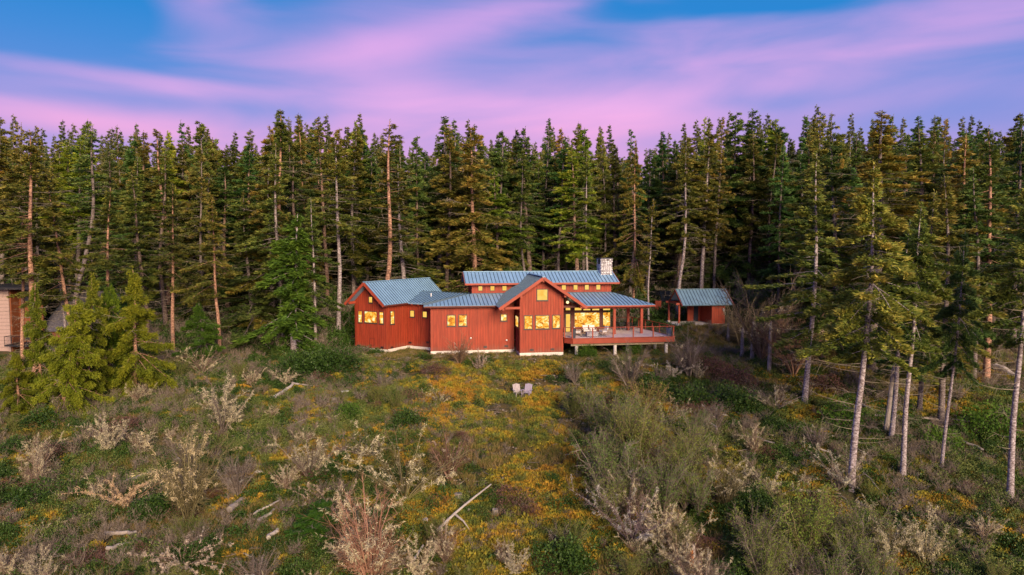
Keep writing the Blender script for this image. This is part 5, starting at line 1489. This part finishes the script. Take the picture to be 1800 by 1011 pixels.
P_ = pts_in(15000, 70, 112, d_under, 31)
scatter('undergrowth', P_, rng.uniform(.8, 2.6, len(P_)), [src_obj('forest_bush', leafy_me(s, 300, .6, .6, .13, SALAL)) for s in (7, 8)] + [src_obj('forest_twigs', twiggy_me(6, 22, .9))], 'dark bushes and twigs on the shaded forest floor', 14, .15)
def d_twig(x, y):
    u = U(x, y)
    return np.clip((fbm(x / 4, y / 4, 71) - .40) * 4, 0.05, 1) * (1 - .7 * np.exp(-((u - 880) / 140) ** 2)) * (1 - .95 * ((y > 67) & (np.abs(x - 2) < 17)))
P_ = pts_in(15000, 28, 86, d_twig, 4)
scatter('brushwood', P_, rng.uniform(.4, 1.0, len(P_)) * np.where(np.abs(U(P_[:, 0], P_[:, 1]) - 900) > 300, 1.4, 1), [src_obj('twiggy', twiggy_me(s, 24), c) for s, c in ((1, (1, .95, .9)), (2, (1.25, .85, .65)), (3, (.85, .75, .7)))], 'thin grey-brown twiggy brush over the whole slope', 5, .25)
def d_sage(x, y):
    u = U(x, y)
    return np.clip((fbm(x / 5, y / 5, 91) - .45) * 4, 0.03, 1) * (.3 + .7 * (np.abs(u - 900) > 170)) * (y < 68)
P_ = pts_in(11000, 28, 70, d_sage, 6)
scatter('low_shrubbery', P_, rng.uniform(.5, 1.2, len(P_)), [src_obj('sage', leafy_me(s, 260, .5, .75, .085, SAGE), c) for s, c in ((11, (1, 1, .9)), (12, (.8, .9, .7)), (13, (1.1, .9, .8)))], 'grey-green and olive knee-high shrubbery between the moss', 8, .2)
# dropped sticks and little stones
def stick_me(seed):
    r = np.random.default_rng(seed); tb = TB()
    for _ in range(4):
        a = r.uniform(0, 6.28); L = r.uniform(.3, 1.1); p = r.normal(0, .25, 3); p[2] = .05
        d = np.array([math.cos(a), math.sin(a), r.uniform(-.02, .25)])
        tb.tube(np.stack([p, p + d * L * .5 + r.normal(0, .03, 3), p + d * L]), [.03, .024, .012], 5, r.uniform(.5, 1))
    return tb.mesh('sticks', TWIG)
P_ = pts_in(2600, 28, 72, lambda x, y: .9 * np.ones_like(x), 7)
scatter('fallen_sticks', P_, rng.uniform(.4, 1.2, len(P_)), [src_obj('sticks', stick_me(s), (1.3, 1.2, 1.15)) for s in (1, 2, 3)], 'grey broken sticks littering the slope', 6, .1)
def stones_me(seed):
    r = np.random.default_rng(seed); tb = TB()
    for _ in range(3):
        c = np.append(r.normal(0, .35, 2), .03)
        k = r.uniform(.06, .15)
        d = r.normal(size=(10, 3)); d /= np.linalg.norm(d, axis=1)[:, None]
        import bmesh
        bm = bmesh.new()
        for q in d * k * [1.2, 1, .7] + c: bm.verts.new(q)
        h_ = bmesh.ops.convex_hull(bm, input=bm.verts)
        bmesh.ops.triangulate(bm, faces=bm.faces[:])
        bm.verts.index_update(); 
        V = [v.co[:] for v in bm.verts]; Fx = [[v.index for v in f.verts] for f in bm.faces]
        bm.free()
        tb.add(V, Fx, r.uniform(.3, .9))
    return tb.mesh('stones', TWIG)
P_ = pts_in(2600, 28, 70, lambda x, y: np.clip(np.exp(-((U(x, y) - 800) / 300) ** 2), .1, 1), 8)
scatter('small_stones', P_, rng.uniform(.5, 1.2, len(P_)), [src_obj('stones', stones_me(s), (1.25, 1.15, 1.2)) for s in (1, 2)], 'small grey stones and wood chips among the moss', 7, .1)

# ------------------------------------------------------------------ shrubs, each a thing
def shrub_meshes(seed, h=3.0, nst=16, spread=.55, sub=9, lich=0, leaf=0, leafm=None, lsize=.07, arch=0.0, tuftlich=False):
    rng = np.random.default_rng(seed)
    st, fo = TB(), TB()
    for i in range(nst):
        a = rng.uniform(0, 6.28); L = h * rng.uniform(.55, 1.08); sp = spread * rng.uniform(.15, 1.25)
        s = np.linspace(0, 1, 7)
        out = sp * L * (s ** 1.15 + arch * s ** 3)
        wig = rng.normal(0, .02 * L, (7, 2)) * s[:, None]
        P = np.stack([np.cos(a) * out + wig[:, 0], np.sin(a) * out + wig[:, 1], L * (s - arch * .55 * s ** 3) * (1 - .18 * sp) - .05], 1)
        lf = lich * rng.choice([0, .25, .8, 1.5])
        tv = rng.uniform(.1, .8)
        st.tube(P, (.026 * (1 - s) + .005) * h / 2.6, 4, tv)
        for _ in range(sub):
            q = rng.uniform(.25, .97); p0 = np.array([np.interp(q, s, P[:, j]) for j in range(3)])
            d = np.array([math.cos(a), math.sin(a), .9]) * .6 + rng.normal(0, .45, 3)
            l2 = L * rng.uniform(.12, .30) * (1.2 - q * .6)
            p1 = p0 + d * l2 * .5; p2 = p0 + d * l2 + np.array([0, 0, .08 * l2 - arch * .3 * l2])
            st.tube(np.stack([p0, p1, p2]), [.009, .006, .002], 3, tv)
            k = 6
            C = p0 + (p2 - p0) * rng.random((k, 1)); D = rng.normal(0, .5, (k, 3)) + d * .7
            st.blades(C, D, l2 * .55, .012, rng, 1, tv)
            if lf and rng.random() < lf * (.4 + .8 * q):
                k = int(rng.integers(20, 60))
                C = p0 + (p2 - p0) * rng.random((k, 1)) ** .8 * 1.1 + rng.normal(0, .028, (k, 3)); D = rng.normal(0, .5, (k, 3)) + d * .3; D[:, 2] -= .35
                fo.blades(C, D, rng.uniform(.06, .17, k), .024, rng, 1, rng.uniform(.1, 1, k))
            if leaf:
                k = leaf
                C = p0 + (p2 - p0) * rng.random((k, 1)) * 1.15 + rng.normal(0, .09, (k, 3)); D = rng.normal(0, .6, (k, 3)); D[:, 2] += .2
                fo.blades(C, D, lsize * rng.uniform(.7, 1.5, k), lsize * .5, rng, 1, np.clip(.3 + .4 * q + rng.normal(0, .15, k), 0, 1), quad=True)
        if lf:
            k = int(60 * lf)
            q = rng.uniform(.35, 1, k); C = np.stack([np.interp(q, s, P[:, j]) for j in range(3)], 1) + rng.normal(0, .03, (k, 3))
            fo.blades(C, rng.normal(0, .6, (k, 3)) - [0, 0, .3], .12, .026, rng, 1, rng.uniform(.1, 1, k))
    m1 = st.mesh('stem', TWIG)
    return m1, (fo.mesh('foliage', leafm or LICH) if fo.n else None)
SH = {
 'lichen': [shrub_meshes(201, 3.0, 15, .6, 10, lich=.9), shrub_meshes(202, 3.2, 17, .8, 9, lich=.6, arch=.15), shrub_meshes(203, 2.6, 12, .9, 10, lich=.95, arch=.5)],
 'pale': [shrub_meshes(211, 3.0, 26, .55, 14, lich=.45), shrub_meshes(212, 3.4, 30, .4, 14, lich=.3)],
 'bare': [shrub_meshes(221, 3.0, 30, .55, 15, lich=.05), shrub_meshes(222, 3.6, 26, .45, 16, lich=.08)],
 'sage': [shrub_meshes(231, 3.0, 22, .5, 12, leaf=14, leafm=SAGE), shrub_meshes(232, 3.2, 24, .4, 12, leaf=11, leafm=SAGE)],
 'arch': [shrub_meshes(241, 2.2, 18, 1.0, 8, lich=.6, arch=.9)],
}
BUSH = [leafy_me(s, 2600, 1.5, 1.35, .14, SALAL) for s in (301, 302, 303)]
BRTM = leaf_mat('fresh_green_leaves', [(0, (.03, .07, .008)), (.5, (.08, .17, .016)), (1, (.16, .27, .03))], True, noise=(.5, .3))
RBR = leaf_mat('reddish_brown_brush', [(0, (.06, .03, .025)), (.5, (.15, .075, .06)), (1, (.26, .14, .11))], True, noise=(.5, .3))
BUSHB = [leafy_me(s, 2200, 1.3, 1.3, .11, BRTM) for s in (311, 312)]
BUSHR = [leafy_me(s, 2600, 1.5, 1.1, .09, RBR) for s in (321, 322)]
def shrub(name, kind, var, u, v, h, label, col=C0, fcol=C0, group=None, wide=1.0, cat='shrub', pos=None):
    p = pos or onground(u, v)
    if kind in SH:
        sm, fm = SH[kind][var % len(SH[kind])]
        base = {'lichen': 3.0, 'pale': 3.1, 'bare': 3.2, 'sage': 3.1, 'arch': 1.5}[kind]
        k = h / base
        o = bpy.data.objects.new(name, None); o.empty_display_size = .3
        o.location = (p.x, p.y, p.z); o.scale = (k * wide, k * wide, k); o.rotation_euler = (0, 0, SR.uniform(0, 6.28)); link(o)
        a = link(bpy.data.objects.new('stem', sm), o); a.color = tuple(col) + (1,)
        if fm:
            nm = 'lichen' if kind != 'sage' else 'foliage'
            f = link(bpy.data.objects.new(nm, fm), o); f.color = tuple(fcol) + (1,)
    else:
        me = {'bush': BUSH, 'bright': BUSHB, 'red': BUSHR}[kind]
        me = me[var % len(me)]
        k = h / 1.35
        o = bpy.data.objects.new(name, me); o.location = (p.x, p.y, p.z); o.scale = (k * wide, k * wide, k)
        o.rotation_euler = (0, 0, SR.uniform(0, 6.28)); link(o); o.color = tuple(col) + (1,)
    return props(o, label, cat, group)
SR = random.Random(12)
PINK, CREAM, GREYL, TAN, OLV = (1.15, 1.0, .95), (1.25, 1.18, .92), (1.0, 1.0, 1.05), (1.25, 1.0, .7), (.8, .85, .5)
for q in [
 ('bare_shrub', 'lichen', 0, 392, 765, 4.0, 'large pale lichen-hung shrub upslope on the left, below the dark bushes', GREYL, CREAM),
 ('bare_shrub', 'lichen', 1, 355, 660, 2.6, 'cream lichen-hung shrub at the forest edge left of the leafy green bank', PINK, CREAM),
 ('bare_shrub', 'lichen', 2, 500, 680, 2.2, 'drooping pale shrub at the left end of the leafy green bank', PINK, CREAM),
 ('bare_shrub', 'lichen', 0, 195, 800, 2.6, 'upright pale shrub above the fallen logs on the left', GREYL, CREAM),
 ('bare_shrub', 'pale', 0, 70, 830, 2.4, 'pale leaning shrub near the left edge on the mossy patch', PINK, CREAM),
 ('bare_shrub', 'lichen', 2, 222, 900, 2.8, 'orange-tinted lichen shrub beside the grey fallen trunk, lower left', TAN, (1.3, 1.0, .75)),
 ('bare_shrub', 'pale', 1, 330, 925, 4.2, 'tall olive and cream shrub in the lower left with forked tips', OLV, (1.15, 1.0, .7)),
 ('bare_shrub', 'bare', 0, 418, 880, 2.8, 'spiky grey star-shaped shrub right of the olive and cream one', GREYL, GREYL),
 ('bare_shrub', 'arch', 0, 322, 1005, 1.5, 'low arching pink-grey shrub at the bottom left', PINK, PINK),
 ('bare_shrub', 'pale', 0, 545, 850, 2.8, 'grey twiggy shrub with one cream plume left of centre', GREYL, CREAM),
 ('bare_shrub', 'lichen', 1, 592, 925, 2.6, 'pinkish cream bushy shrub above the big fan-shaped one', PINK, (1.25, 1.05, .9)),
 ('bare_shrub', 'lichen', 1, 712, 885, 4.4, 'largest cream and olive lichen shrub in the middle foreground', OLV, CREAM),
 ('bare_shrub', 'bare', 1, 790, 850, 3.0, 'dark brown feathery shrub right of the largest cream one', (.9, .65, .6), PINK),
 ('bare_shrub', 'pale', 1, 652, 1045, 4.0, 'big fan-shaped shrub with reddish tips at the bottom centre', (1.5, 1.0, .85), CREAM),
 ('bare_shrub', 'lichen', 0, 738, 1025, 2.2, 'cream brush on the right flank of the fan-shaped shrub', PINK, CREAM),
 ('bare_shrub', 'lichen', 0, 845, 655, 1.9, 'pale drooping shrub in front of the middle red wall', PINK, PINK),
 ('bare_shrub', 'bare', 1, 808, 645, 2.6, 'see-through brown shrub rising against the red wall below two windows', (1, .8, .6), PINK),
 ('bare_shrub', 'bare', 0, 1010, 676, 2.2, 'thin grey bare sapling shrub below the left end of the deck', GREYL, GREYL),
 ('bare_shrub', 'bare', 1, 1105, 690, 3.6, 'grey bare shrub downslope of the deck middle', GREYL, CREAM),
 ('bare_shrub', 'lichen', 2, 1180, 668, 2.4, 'white-branched shrub with curved limbs below the right deck corner', GREYL, (1.35, 1.3, 1.2)),
 ('bare_shrub', 'bare', 1, 1212, 668, 4.0, 'tall grey see-through shrub right of the deck corner', GREYL, CREAM),
 ('bare_shrub', 'lichen', 0, 1225, 672, 1.8, 'small cream-tipped shrub at the foot of the tall grey see-through one', GREYL, CREAM),
 ('leafy_shrub', 'sage', 0, 1075, 790, 4.2, 'tall grey-green shrub, upper one of the big clump right of the chairs', GREYL, (.75, .9, .8)),
 ('leafy_shrub', 'sage', 1, 1120, 830, 4.4, 'olive feathery shrub in the middle of the big clump right of the chairs', OLV, (1.1, 1.05, .7)),
 ('leafy_shrub', 'sage', 0, 1065, 870, 3.8, 'blue-green shrub at the left edge of the big clump', GREYL, (.8, 1.0, .85)),
 ('leafy_shrub', 'sage', 1, 1200, 880, 3.8, 'olive green feathery shrub at the right edge of the big clump', OLV, (1.0, 1.05, .7)),
 ('bare_shrub', 'lichen', 1, 1110, 960, 3.2, 'violet-grey bare shrub with pale tips below the big green clump', (.95, .85, 1.0), GREYL),
 ('bare_shrub', 'lichen', 0, 1160, 965, 2.6, 'cream plumed shrub right beside the violet-grey one', PINK, CREAM),
 ('bare_shrub', 'pale', 0, 1192, 975, 2.2, 'smaller cream-tipped shrub left of the orange broken stump', PINK, CREAM),
 ('bare_shrub', 'pale', 1, 1275, 900, 2.6, 'cream and green shrub right of the big green clump', OLV, CREAM),
 ('bare_shrub', 'lichen', 2, 1358, 880, 2.4, 'pale candelabra-like shrub left of the thick near trunk', GREYL, CREAM),
 ('bare_shrub', 'lichen', 1, 1482, 860, 2.6, 'white lichen-covered shrub touching the left side of the thick near trunk', GREYL, (1.3, 1.3, 1.15)),
 ('leafy_shrub', 'sage', 0, 1410, 985, 4.2, 'yellow-green feathery shrub at the lower right left of the near trunk', OLV, (1.15, 1.25, .7)),
 ('bare_shrub', 'pale', 0, 1560, 1000, 2.6, 'cream-tipped shrub at the bottom right below the thick near trunk', OLV, CREAM),
 ('bare_shrub', 'lichen', 0, 1625, 1005, 2.8, 'lichen shrub with bright forked tips at the bottom right', OLV, CREAM),
 ('leafy_shrub', 'sage', 1, 1325, 1000, 3.2, 'dull green feathery shrub at the bottom, right of the broken stump', GREYL, (.8, .9, .6)),
 ('bare_shrub', 'bare', 1, 1338, 640, 7.0, 'very tall grey see-through shrub right of the shed', (1.0, .95, .8), CREAM),
 ('bare_shrub', 'bare', 0, 1395, 665, 6.5, 'tall brown leafless shrub between shed and leaning grey-lilac trunk', (1.2, .9, .75), PINK),
 ('bare_shrub', 'bare', 1, 1300, 610, 4.5, 'brownish leafless shrub directly right of the shed foundation', (.95, .95, .7), CREAM),
 ('leafy_shrub', 'sage', 1, 1318, 560, 5.0, 'pale green leafing shrub behind the right end of the shed', GREYL, (.8, 1.1, .7)),
 ('leafy_shrub', 'sage', 0, 1132, 745, 3.6, 'soft brownish shrub between the chairs clump and the dark green bank', TAN, (1.1, .9, .7)),
 ('green_bush', 'bright', 0, 1482, 752, 2.1, 'bright green bush left of the thick near trunk'),
 ('green_bush', 'bright', 1, 1735, 762, 2.4, 'bright green rounded bush on the right bank below two dark trunks'),
 ('green_bush', 'bright', 0, 1655, 790, 1.6, 'small bright green bush between slender trunks on the right'),
 ('green_bush', 'bush', 0, 560, 655, 2.3, 'dense leafy green bush at the middle of the bank left of the house'),
 ('green_bush', 'bush', 1, 595, 650, 2.0, 'dense leafy green bush at the right end of the bank beside the house'),
 ('green_bush', 'bush', 2, 522, 660, 2.1, 'dense leafy green bush at the left end of the bank'),
 ('green_bush', 'bush', 0, 1150, 700, 1.9, 'dark green bush on the bank below the right half of the deck'),
 ('green_bush', 'bush', 1, 1215, 715, 1.9, 'dark green bush on the bank below the tall see-through shrub'),
 ('green_bush', 'bush', 2, 1290, 720, 2.0, 'dark green bush at the right end of the bank below the shed'),
 ('green_bush', 'bush', 1, 716, 752, 1.4, 'round dark green bush in the open moss left of the chairs'),
 ('green_bush', 'bright', 1, 612, 738, 1.4, 'fresh green low bush in the open moss below the left wing'),
 ('green_bush', 'bright', 0, 1030, 628, 1.3, 'green bush in the shade under the left half of the deck'),
 ('green_bush', 'bright', 1, 1115, 624, 1.2, 'green bush in the shade under the middle of the deck'),
 ('green_bush', 'bush', 2, 990, 1000, 1.5, 'dark green bush at the bottom right of centre'),
 ('heather_bush', 'red', 0, 1262, 665, 2.2, 'reddish brown twiggy bush on the slope below the shed'),
 ('heather_bush', 'red', 1, 1300, 680, 1.9, 'reddish brown bush right of the larger one below the shed'),
 ('heather_bush', 'red', 0, 1235, 650, 1.7, 'brown dead-looking bush just above the larger reddish one'),
 ('heather_bush', 'red', 1, 765, 662, 1.5, 'purple-brown bush below the left corner of the middle wall'),
 ('heather_bush', 'red', 0, 722, 705, 1.2, 'tawny brown dead bush on the open slope below the link wall'),
 ('heather_bush', 'red', 1, 1450, 690, 1.9, 'brown leafless brush right of the leaning grey-lilac trunk'),
]:
    shrub(*q[:5], q[5] * (1.12 if q[1] in SH else 1), *q[6:7], *(q[7:9] if len(q) > 7 else ()))
for _ in range(26):                       # the thicket right of the chairs
    u, v = SR.uniform(1030, 1250), SR.uniform(730, 930)
    if u < 1030 + (v - 730) * .1: continue
    h = SR.uniform(2.2, 3.8)
    shrub('leafy_shrub', 'sage', SR.randrange(2), u, v, h, 'soft grey-green feathery shrub inside the big thicket right of the chairs', GREYL, SR.choice([(.8, 1.0, .8), (.9, 1.0, .7), (1.1, 1.1, .7)]), group='feathery shrubs of the big thicket')
for _ in range(22):                       # yellow-green feathery growth at the lower right
    u, v = SR.uniform(1330, 1560), SR.uniform(930, 1060)
    shrub('leafy_shrub', 'sage', SR.randrange(2), u, v, SR.uniform(1.6, 3.0), 'yellow-green feathery shrub in the growth at the bottom right', GREYL, SR.choice([(1.0, 1.2, .7), (.9, 1.0, .7), (1.2, 1.25, .7)]), group='feathery shrubs at the bottom right')
# further shrubs of the slope, alike within their kind
zk = [('bare_shrub', 'pale', 'grey-brown bare shrub', PINK, CREAM), ('bare_shrub', 'bare', 'thin grey leafless shrub', GREYL, GREYL), ('leafy_shrub', 'sage', 'dull olive feathery shrub', OLV, (.9, .95, .6)),
      ('green_bush', 'bush', 'low dark green leafy bush', C0, C0), ('heather_bush', 'red', 'low brown brushy shrub', C0, C0), ('bare_shrub', 'lichen', 'small pale lichen-hung shrub', GREYL, CREAM)]
cnt = 0
for _ in range(900):
    if cnt >= 190: break
    u, v = SR.uniform(-60, 1860), SR.uniform(665, 1080)
    if abs(u - 870) < 170 and v < 860 and SR.random() < .8: continue
    if abs(u - 920) < 70 and v < 800: continue
    if u > 1450 and SR.random() < .6: continue
    p = onground(u, v)
    if in_house(p.x, p.y): continue
    kd = SR.choices(zk, [4, 4, 4, 6, 3, 2])[0]
    z = 'left part' if u < 600 else ('right part' if u > 1200 else 'middle')
    z = {'left part': 'on the left part of the slope', 'right part': 'on the right part of the slope', 'middle': 'on the middle of the slope'}[z]
    h = SR.uniform(.9, 2.4) if kd[1] in SH else SR.uniform(.6, 1.4)
    shrub(kd[0], kd[1], SR.randrange(3), u, v, h, '%s %s, one of many alike' % (kd[2], z), kd[3], kd[4], group=(kd[2] + ('es ' if kd[2].endswith('sh') else 's ') + z), wide=SR.uniform(.8, 1.3), pos=p)
    cnt += 1

byl = {}
for o in COL.objects:
    if o.get('category') == 'shrub': byl.setdefault(o['label'], []).append(o)
ORD = 'first second third fourth fifth sixth seventh eighth ninth tenth eleventh twelfth thirteenth fourteenth fifteenth sixteenth seventeenth eighteenth nineteenth twentieth twenty-first twenty-second twenty-third twenty-fourth twenty-fifth twenty-sixth twenty-seventh twenty-eighth twenty-ninth thirtieth'.split()
for lb, os_ in byl.items():
    if len(os_) > 1:
        os_.sort(key=lambda o: o.location.x / o.location.y)
        base = lb.replace(', one of many alike', '').replace(' inside the big thicket right of the chairs', ' in the big thicket').replace(' in the growth at the bottom right', ' at the bottom right')
        for k, o in enumerate(os_):
            n = ORD[k] if k < 30 else 'number %d' % (k + 1)
            o['label'] = base + ', ' + n + ' from the left'
# ------------------------------------------------------------------ logs, stumps, dead wood
LOGM = mat('weathered_grey_wood', (.28, .24, .22), .95, var=(3, .35, (1, 1, 1)), bump=.4)
LOGW = mat('bleached_wood', (.46, .40, .35), .9, var=(4, .25), bump=.3)
ORW = mat('split_orange_wood', (.55, .20, .06), .9, var=(6, .3, (3, 3, .6)), bump=.4)
def log(u0, v0, u1, v1, r0, r1, label, m=LOGM, lift=.3, wig=.12, fork=None, name='fallen_log'):
    a, b = onground(u0, v0), onground(u1, v1)
    mb = MB(); n = 7
    rr = random.Random(int(u0 * 7 + v0))
    pts = []
    for i in range(n):
        s = i / (n - 1)
        p = a.lerp(b, s); p = Vector((p.x + rr.uniform(-wig, wig), p.y + rr.uniform(-wig, wig), 0)); p.z = max(a.lerp(b, s).z, ground(p.x, p.y)) + lift
        pts.append(p)
    rad = [r0 + (r1 - r0) * i / (n - 1) for i in range(n)]
    mb.tube(pts, rad, 9)
    o = mb.build(name, m, None, loc=a, label=label, cat='log')
    WORLD_LOC[o.name] = a
    if fork:
        s, du, dv = fork
        st_ = pts[int(s * (n - 1))]
        e = onground(u0 + (u1 - u0) * s + du, v0 + (v1 - v0) * s + dv); e.z += .15
        MB().tube([st_, st_.lerp(e, .5) + Vector((.05, 0, .1)), e], [r0 * .8, r0 * .6, r0 * .3], 7).build('branch', m, o)
    return o
log(764, 956, 864, 868, .085, .045, 'long pale forked pole lying diagonally in the orange moss', LOGW, .55, .05, (.42, 22, 22), 'fallen_pole')
log(722, 1010, 745, 975, .08, .05, 'short pale pole end at the bottom edge below the long forked pole', LOGW, .4, .03)
log(483, 706, 515, 684, .16, .12, 'short bleached log below the leafy green bank', LOGW)
log(512, 680, 572, 690, .10, .05, 'thin log lying right of the short bleached one', LOGM)
log(222, 858, 268, 838, .20, .14, 'grey log behind the orange-tinted lichen shrub')
log(215, 900, 262, 884, .20, .12, 'second grey log parallel below the first one on the left')
log(182, 950, 240, 946, .13, .09, 'thin grey log lying level in the lower left')
log(190, 975, 243, 962, .12, .08, 'grey log at the lower left nearly touching the bottom')
log(448, 915, 490, 890, .09, .05, 'thin pale stick leaning up right, left of the small young fir', LOGW)
log(472, 955, 490, 944, .13, .10, 'short white log end lying left of the small young fir', LOGW)
log(455, 925, 483, 905, .12, .08, 'brown log just left of the small young fir')
log(508, 760, 535, 745, .09, .05, 'short grey stick on the moss below the left wing')
log(1410, 785, 1470, 808, .10, .05, 'thin curved pale branch on the ground left of the thick near trunk', LOGW)
log(1512, 716, 1560, 742, .11, .06, 'pale branch on the bank right of the thick near trunk', LOGM)
log(1540, 738, 1700, 748, .10, .07, 'long thin log lying across behind the slender trunks')
log(1690, 785, 1730, 800, .12, .08, 'grey log downslope of the slender trunks on the right')
log(1750, 650, 1784, 668, .34, .26, 'thick bleached fallen log on the mossy right bank', LOGW, .3, .03)
log(1520, 840, 1550, 880, .07, .04, 'thin grey stick pointing downslope right of the thick near trunk')
log(1705, 920, 1738, 945, .10, .04, 'grey driftwood-like branch at the lower right', LOGM)
log(1240, 745, 1262, 765, .12, .07, 'pale twisted dead limb on the slope right of the big clump', LOGW)
log(1310, 770, 1360, 790, .11, .06, 'grey fallen limb in the twiggy heap downslope of the shed')
log(1265, 712, 1300, 735, .06, .03, 'long thin whitish stick below the dark green bank')
log(403, 905, 425, 890, .2, .16, 'short thick grey log under the spiky star-shaped shrub', LOGM)
def stump(u, v, h, r, label, m=LOGM, split=False):
    p = onground(u, v)
    o = MB(); rr = random.Random(int(u))
    k = 11
    vs = []; fs = []
    for j, (zz, sc) in enumerate([(-.2, 1.35), (.1, 1.1), (h * .55, .95), (h, .85)]):
        for i in range(k):
            a = 2 * PI * i / k
            jag = rr.uniform(-.35, .25) * h if (j == 3 and split) else (rr.uniform(-.04, .04) if j == 3 else 0)
            rad = r * sc * rr.uniform(.88, 1.12)
            vs.append(p + Vector((rad * math.cos(a), rad * math.sin(a), zz + jag)))
    for j in range(3):
        for i in range(k): fs.append((j * k + i, j * k + (i + 1) % k, (j + 1) * k + (i + 1) % k, (j + 1) * k + i))
    c = len(vs); vs.append(p + Vector((0, 0, h * (.6 if split else .96))))
    for i in range(k): fs.append((3 * k + i, 3 * k + (i + 1) % k, c))
    o.add(vs, fs)
    ob = o.build('tree_stump', m, None, loc=p, label=label, cat='stump'); WORLD_LOC[ob.name] = p
    if split:
        MB().hexa([p + Vector(q) for q in [(-.16, -r * 1.08, .1), (.12, -r * 1.12, .1), (.12, -r * .7, .1), (-.16, -r * .7, .1), (-.08, -r * 1.0, h * .9), (.08, -r * 1.0, h * .9), (.08, -r * .6, h * .9), (-.08, -r * .6, h * .9)]]).build('split_face', ORW, ob)
stump(1213, 1000, 1.1, .26, 'tall broken stump with split orange wood at the bottom edge', LOGW, True)
stump(806, 877, .35, .28, 'low sawn stump at the upper end of the long forked pole')
stump(748, 925, .4, .16, 'small pale stump left of the long forked pole', LOGW)
stump(498, 850, .9, .09, 'narrow upright grey stump above the small young fir')
stump(870, 908, .35, .2, 'small grey stump in orange moss right of the long forked pole')
stump(588, 708, .4, .3, 'dark grey stump on the open moss below the left wing')
stump(1432, 782, 1.0, .1, 'thin standing grey snag between shrubs and the thick near trunk')
for (u, v, h, r, lb) in [(1280, 598, 2.6, .16, 'grey broken-off standing snag just right of the shed foundation'), (1304, 632, 3.4, .17, 'grey standing snag second right of the shed, taller than its neighbour'),
                         (1322, 635, 4.2, .17, 'third grey snag right of the shed, beside the tall see-through shrub'), (1352, 655, 5.0, .17, 'grey dead trunk in the middle of the leafless shrubs')]:
    p = onground(u, v)
    o = MB().tube([p + Vector((0, 0, -.3)), p + Vector((.02, 0, h * .5)), p + Vector((.06, 0, h * .93)), p + Vector((.12, 0, h))], [r * 1.25, r, r * .7, .03], 9).build('dead_trunk', LOGM, None, loc=p, label=lb, cat='tree')
p = onground(1556, 765)
o = MB().tube([p + Vector((0, 0, -.2)), p + Vector((.25, 0, 2.6)), p + Vector((.45, .05, 5.0)), p + Vector((.5, .05, 5.4))], [.2, .16, .12, .03], 9).build('dead_trunk', LOGM, None, loc=p, label='leaning broken dead trunk between the thick near trunk and the slim mottled one', cat='tree')
p = onground(606, 694)
pn = MB(); local_box(pn, p + Vector((0, 0, .25)), .5, -.32, .32, -.2, .2, 0, .09); pn.build('white_tub', PVC, None, loc=p, label='small white rectangular tub lying in the moss below the left wing', cat='tub')

# ------------------------------------------------------------------ two garden chairs
CHAIR = mat('lilac_painted_wood', (.36, .31, .40), .7, var=(6, .12))
CHAIR2 = mat('pinkish_painted_wood', (.42, .36, .37), .7, var=(6, .12))
def adirondack(u, v, ang, label, m):
    p = onground(u, v); p.z = ground(p.x, p.y) + .12
    c = thing('garden_chair', p, label, 'chair', 'slatted garden chairs on the slope')
    cs, sn = math.cos(ang), math.sin(ang)
    q = lambda x, y, z: Vector((p[0] + x * cs - y * sn, p[1] + x * sn + y * cs, p[2] + z))
    for i in range(5):
        x = -.27 + i * .135; fx = x * 1.25; zt = 1.08 - abs(i - 2) * .035
        MB().hexa([q(x - .055, .22, .22), q(x + .055, .22, .22), q(x + .055, .245, .22), q(x - .055, .245, .22), q(fx * .8 - .06, .58, zt), q(fx * .8 + .06, .58, zt), q(fx * .8 + .06, .605, zt), q(fx * .8 - .06, .605, zt)]).build('back_slat', m, c)
    for i in range(5):
        y = -.38 + i * .125; z = .40 - .035 * i
        MB().hexa([q(-.29, y, z), q(.29, y, z), q(.29, y + .11, z - .03), q(-.29, y + .11, z - .03), q(-.29, y, z + .025), q(.29, y, z + .025), q(.29, y + .11, z - .005), q(-.29, y + .11, z - .005)]).build('seat_slat', m, c)
    for s in (-1, 1):
        MB().hexa([q(s * .42 - .07, -.42, .58), q(s * .42 + .07, -.42, .58), q(s * .38 + .04, .42, .56), q(s * .38 - .04, .42, .56), q(s * .42 - .07, -.42, .605), q(s * .42 + .07, -.42, .605), q(s * .38 + .04, .42, .585), q(s * .38 - .04, .42, .585)]).build('armrest', m, c)
        MB().hexa([q(s * .34 - .015, -.42, -.15), q(s * .34 + .015, -.42, -.15), q(s * .34 + .015, -.32, -.15), q(s * .34 - .015, -.32, -.15), q(s * .34 - .015, -.42, .575), q(s * .34 + .015, -.42, .575), q(s * .34 + .015, -.32, .575), q(s * .34 - .015, -.32, .575)]).build('front_leg', m, c)
        MB().hexa([q(s * .31 - .015, -.40, .27), q(s * .31 + .015, -.40, .27), q(s * .31 + .015, .62, -.12), q(s * .31 - .015, .62, -.12), q(s * .31 - .015, -.40, .37), q(s * .31 + .015, -.40, .37), q(s * .31 + .015, .62, -.03), q(s * .31 - .015, .62, -.03)]).build('back_leg', m, c)
adirondack(911, 701, .35, 'left one of two pale slatted garden chairs on the slope below the house', CHAIR2)
adirondack(926, 701, -.35, 'right one of two pale slatted garden chairs, a little more lilac', CHAIR)
open('/tmp/tris.txt','w').write(str(TRIS)) if False else print('tris total', TRIS, 'objects', len(bpy.data.objects))
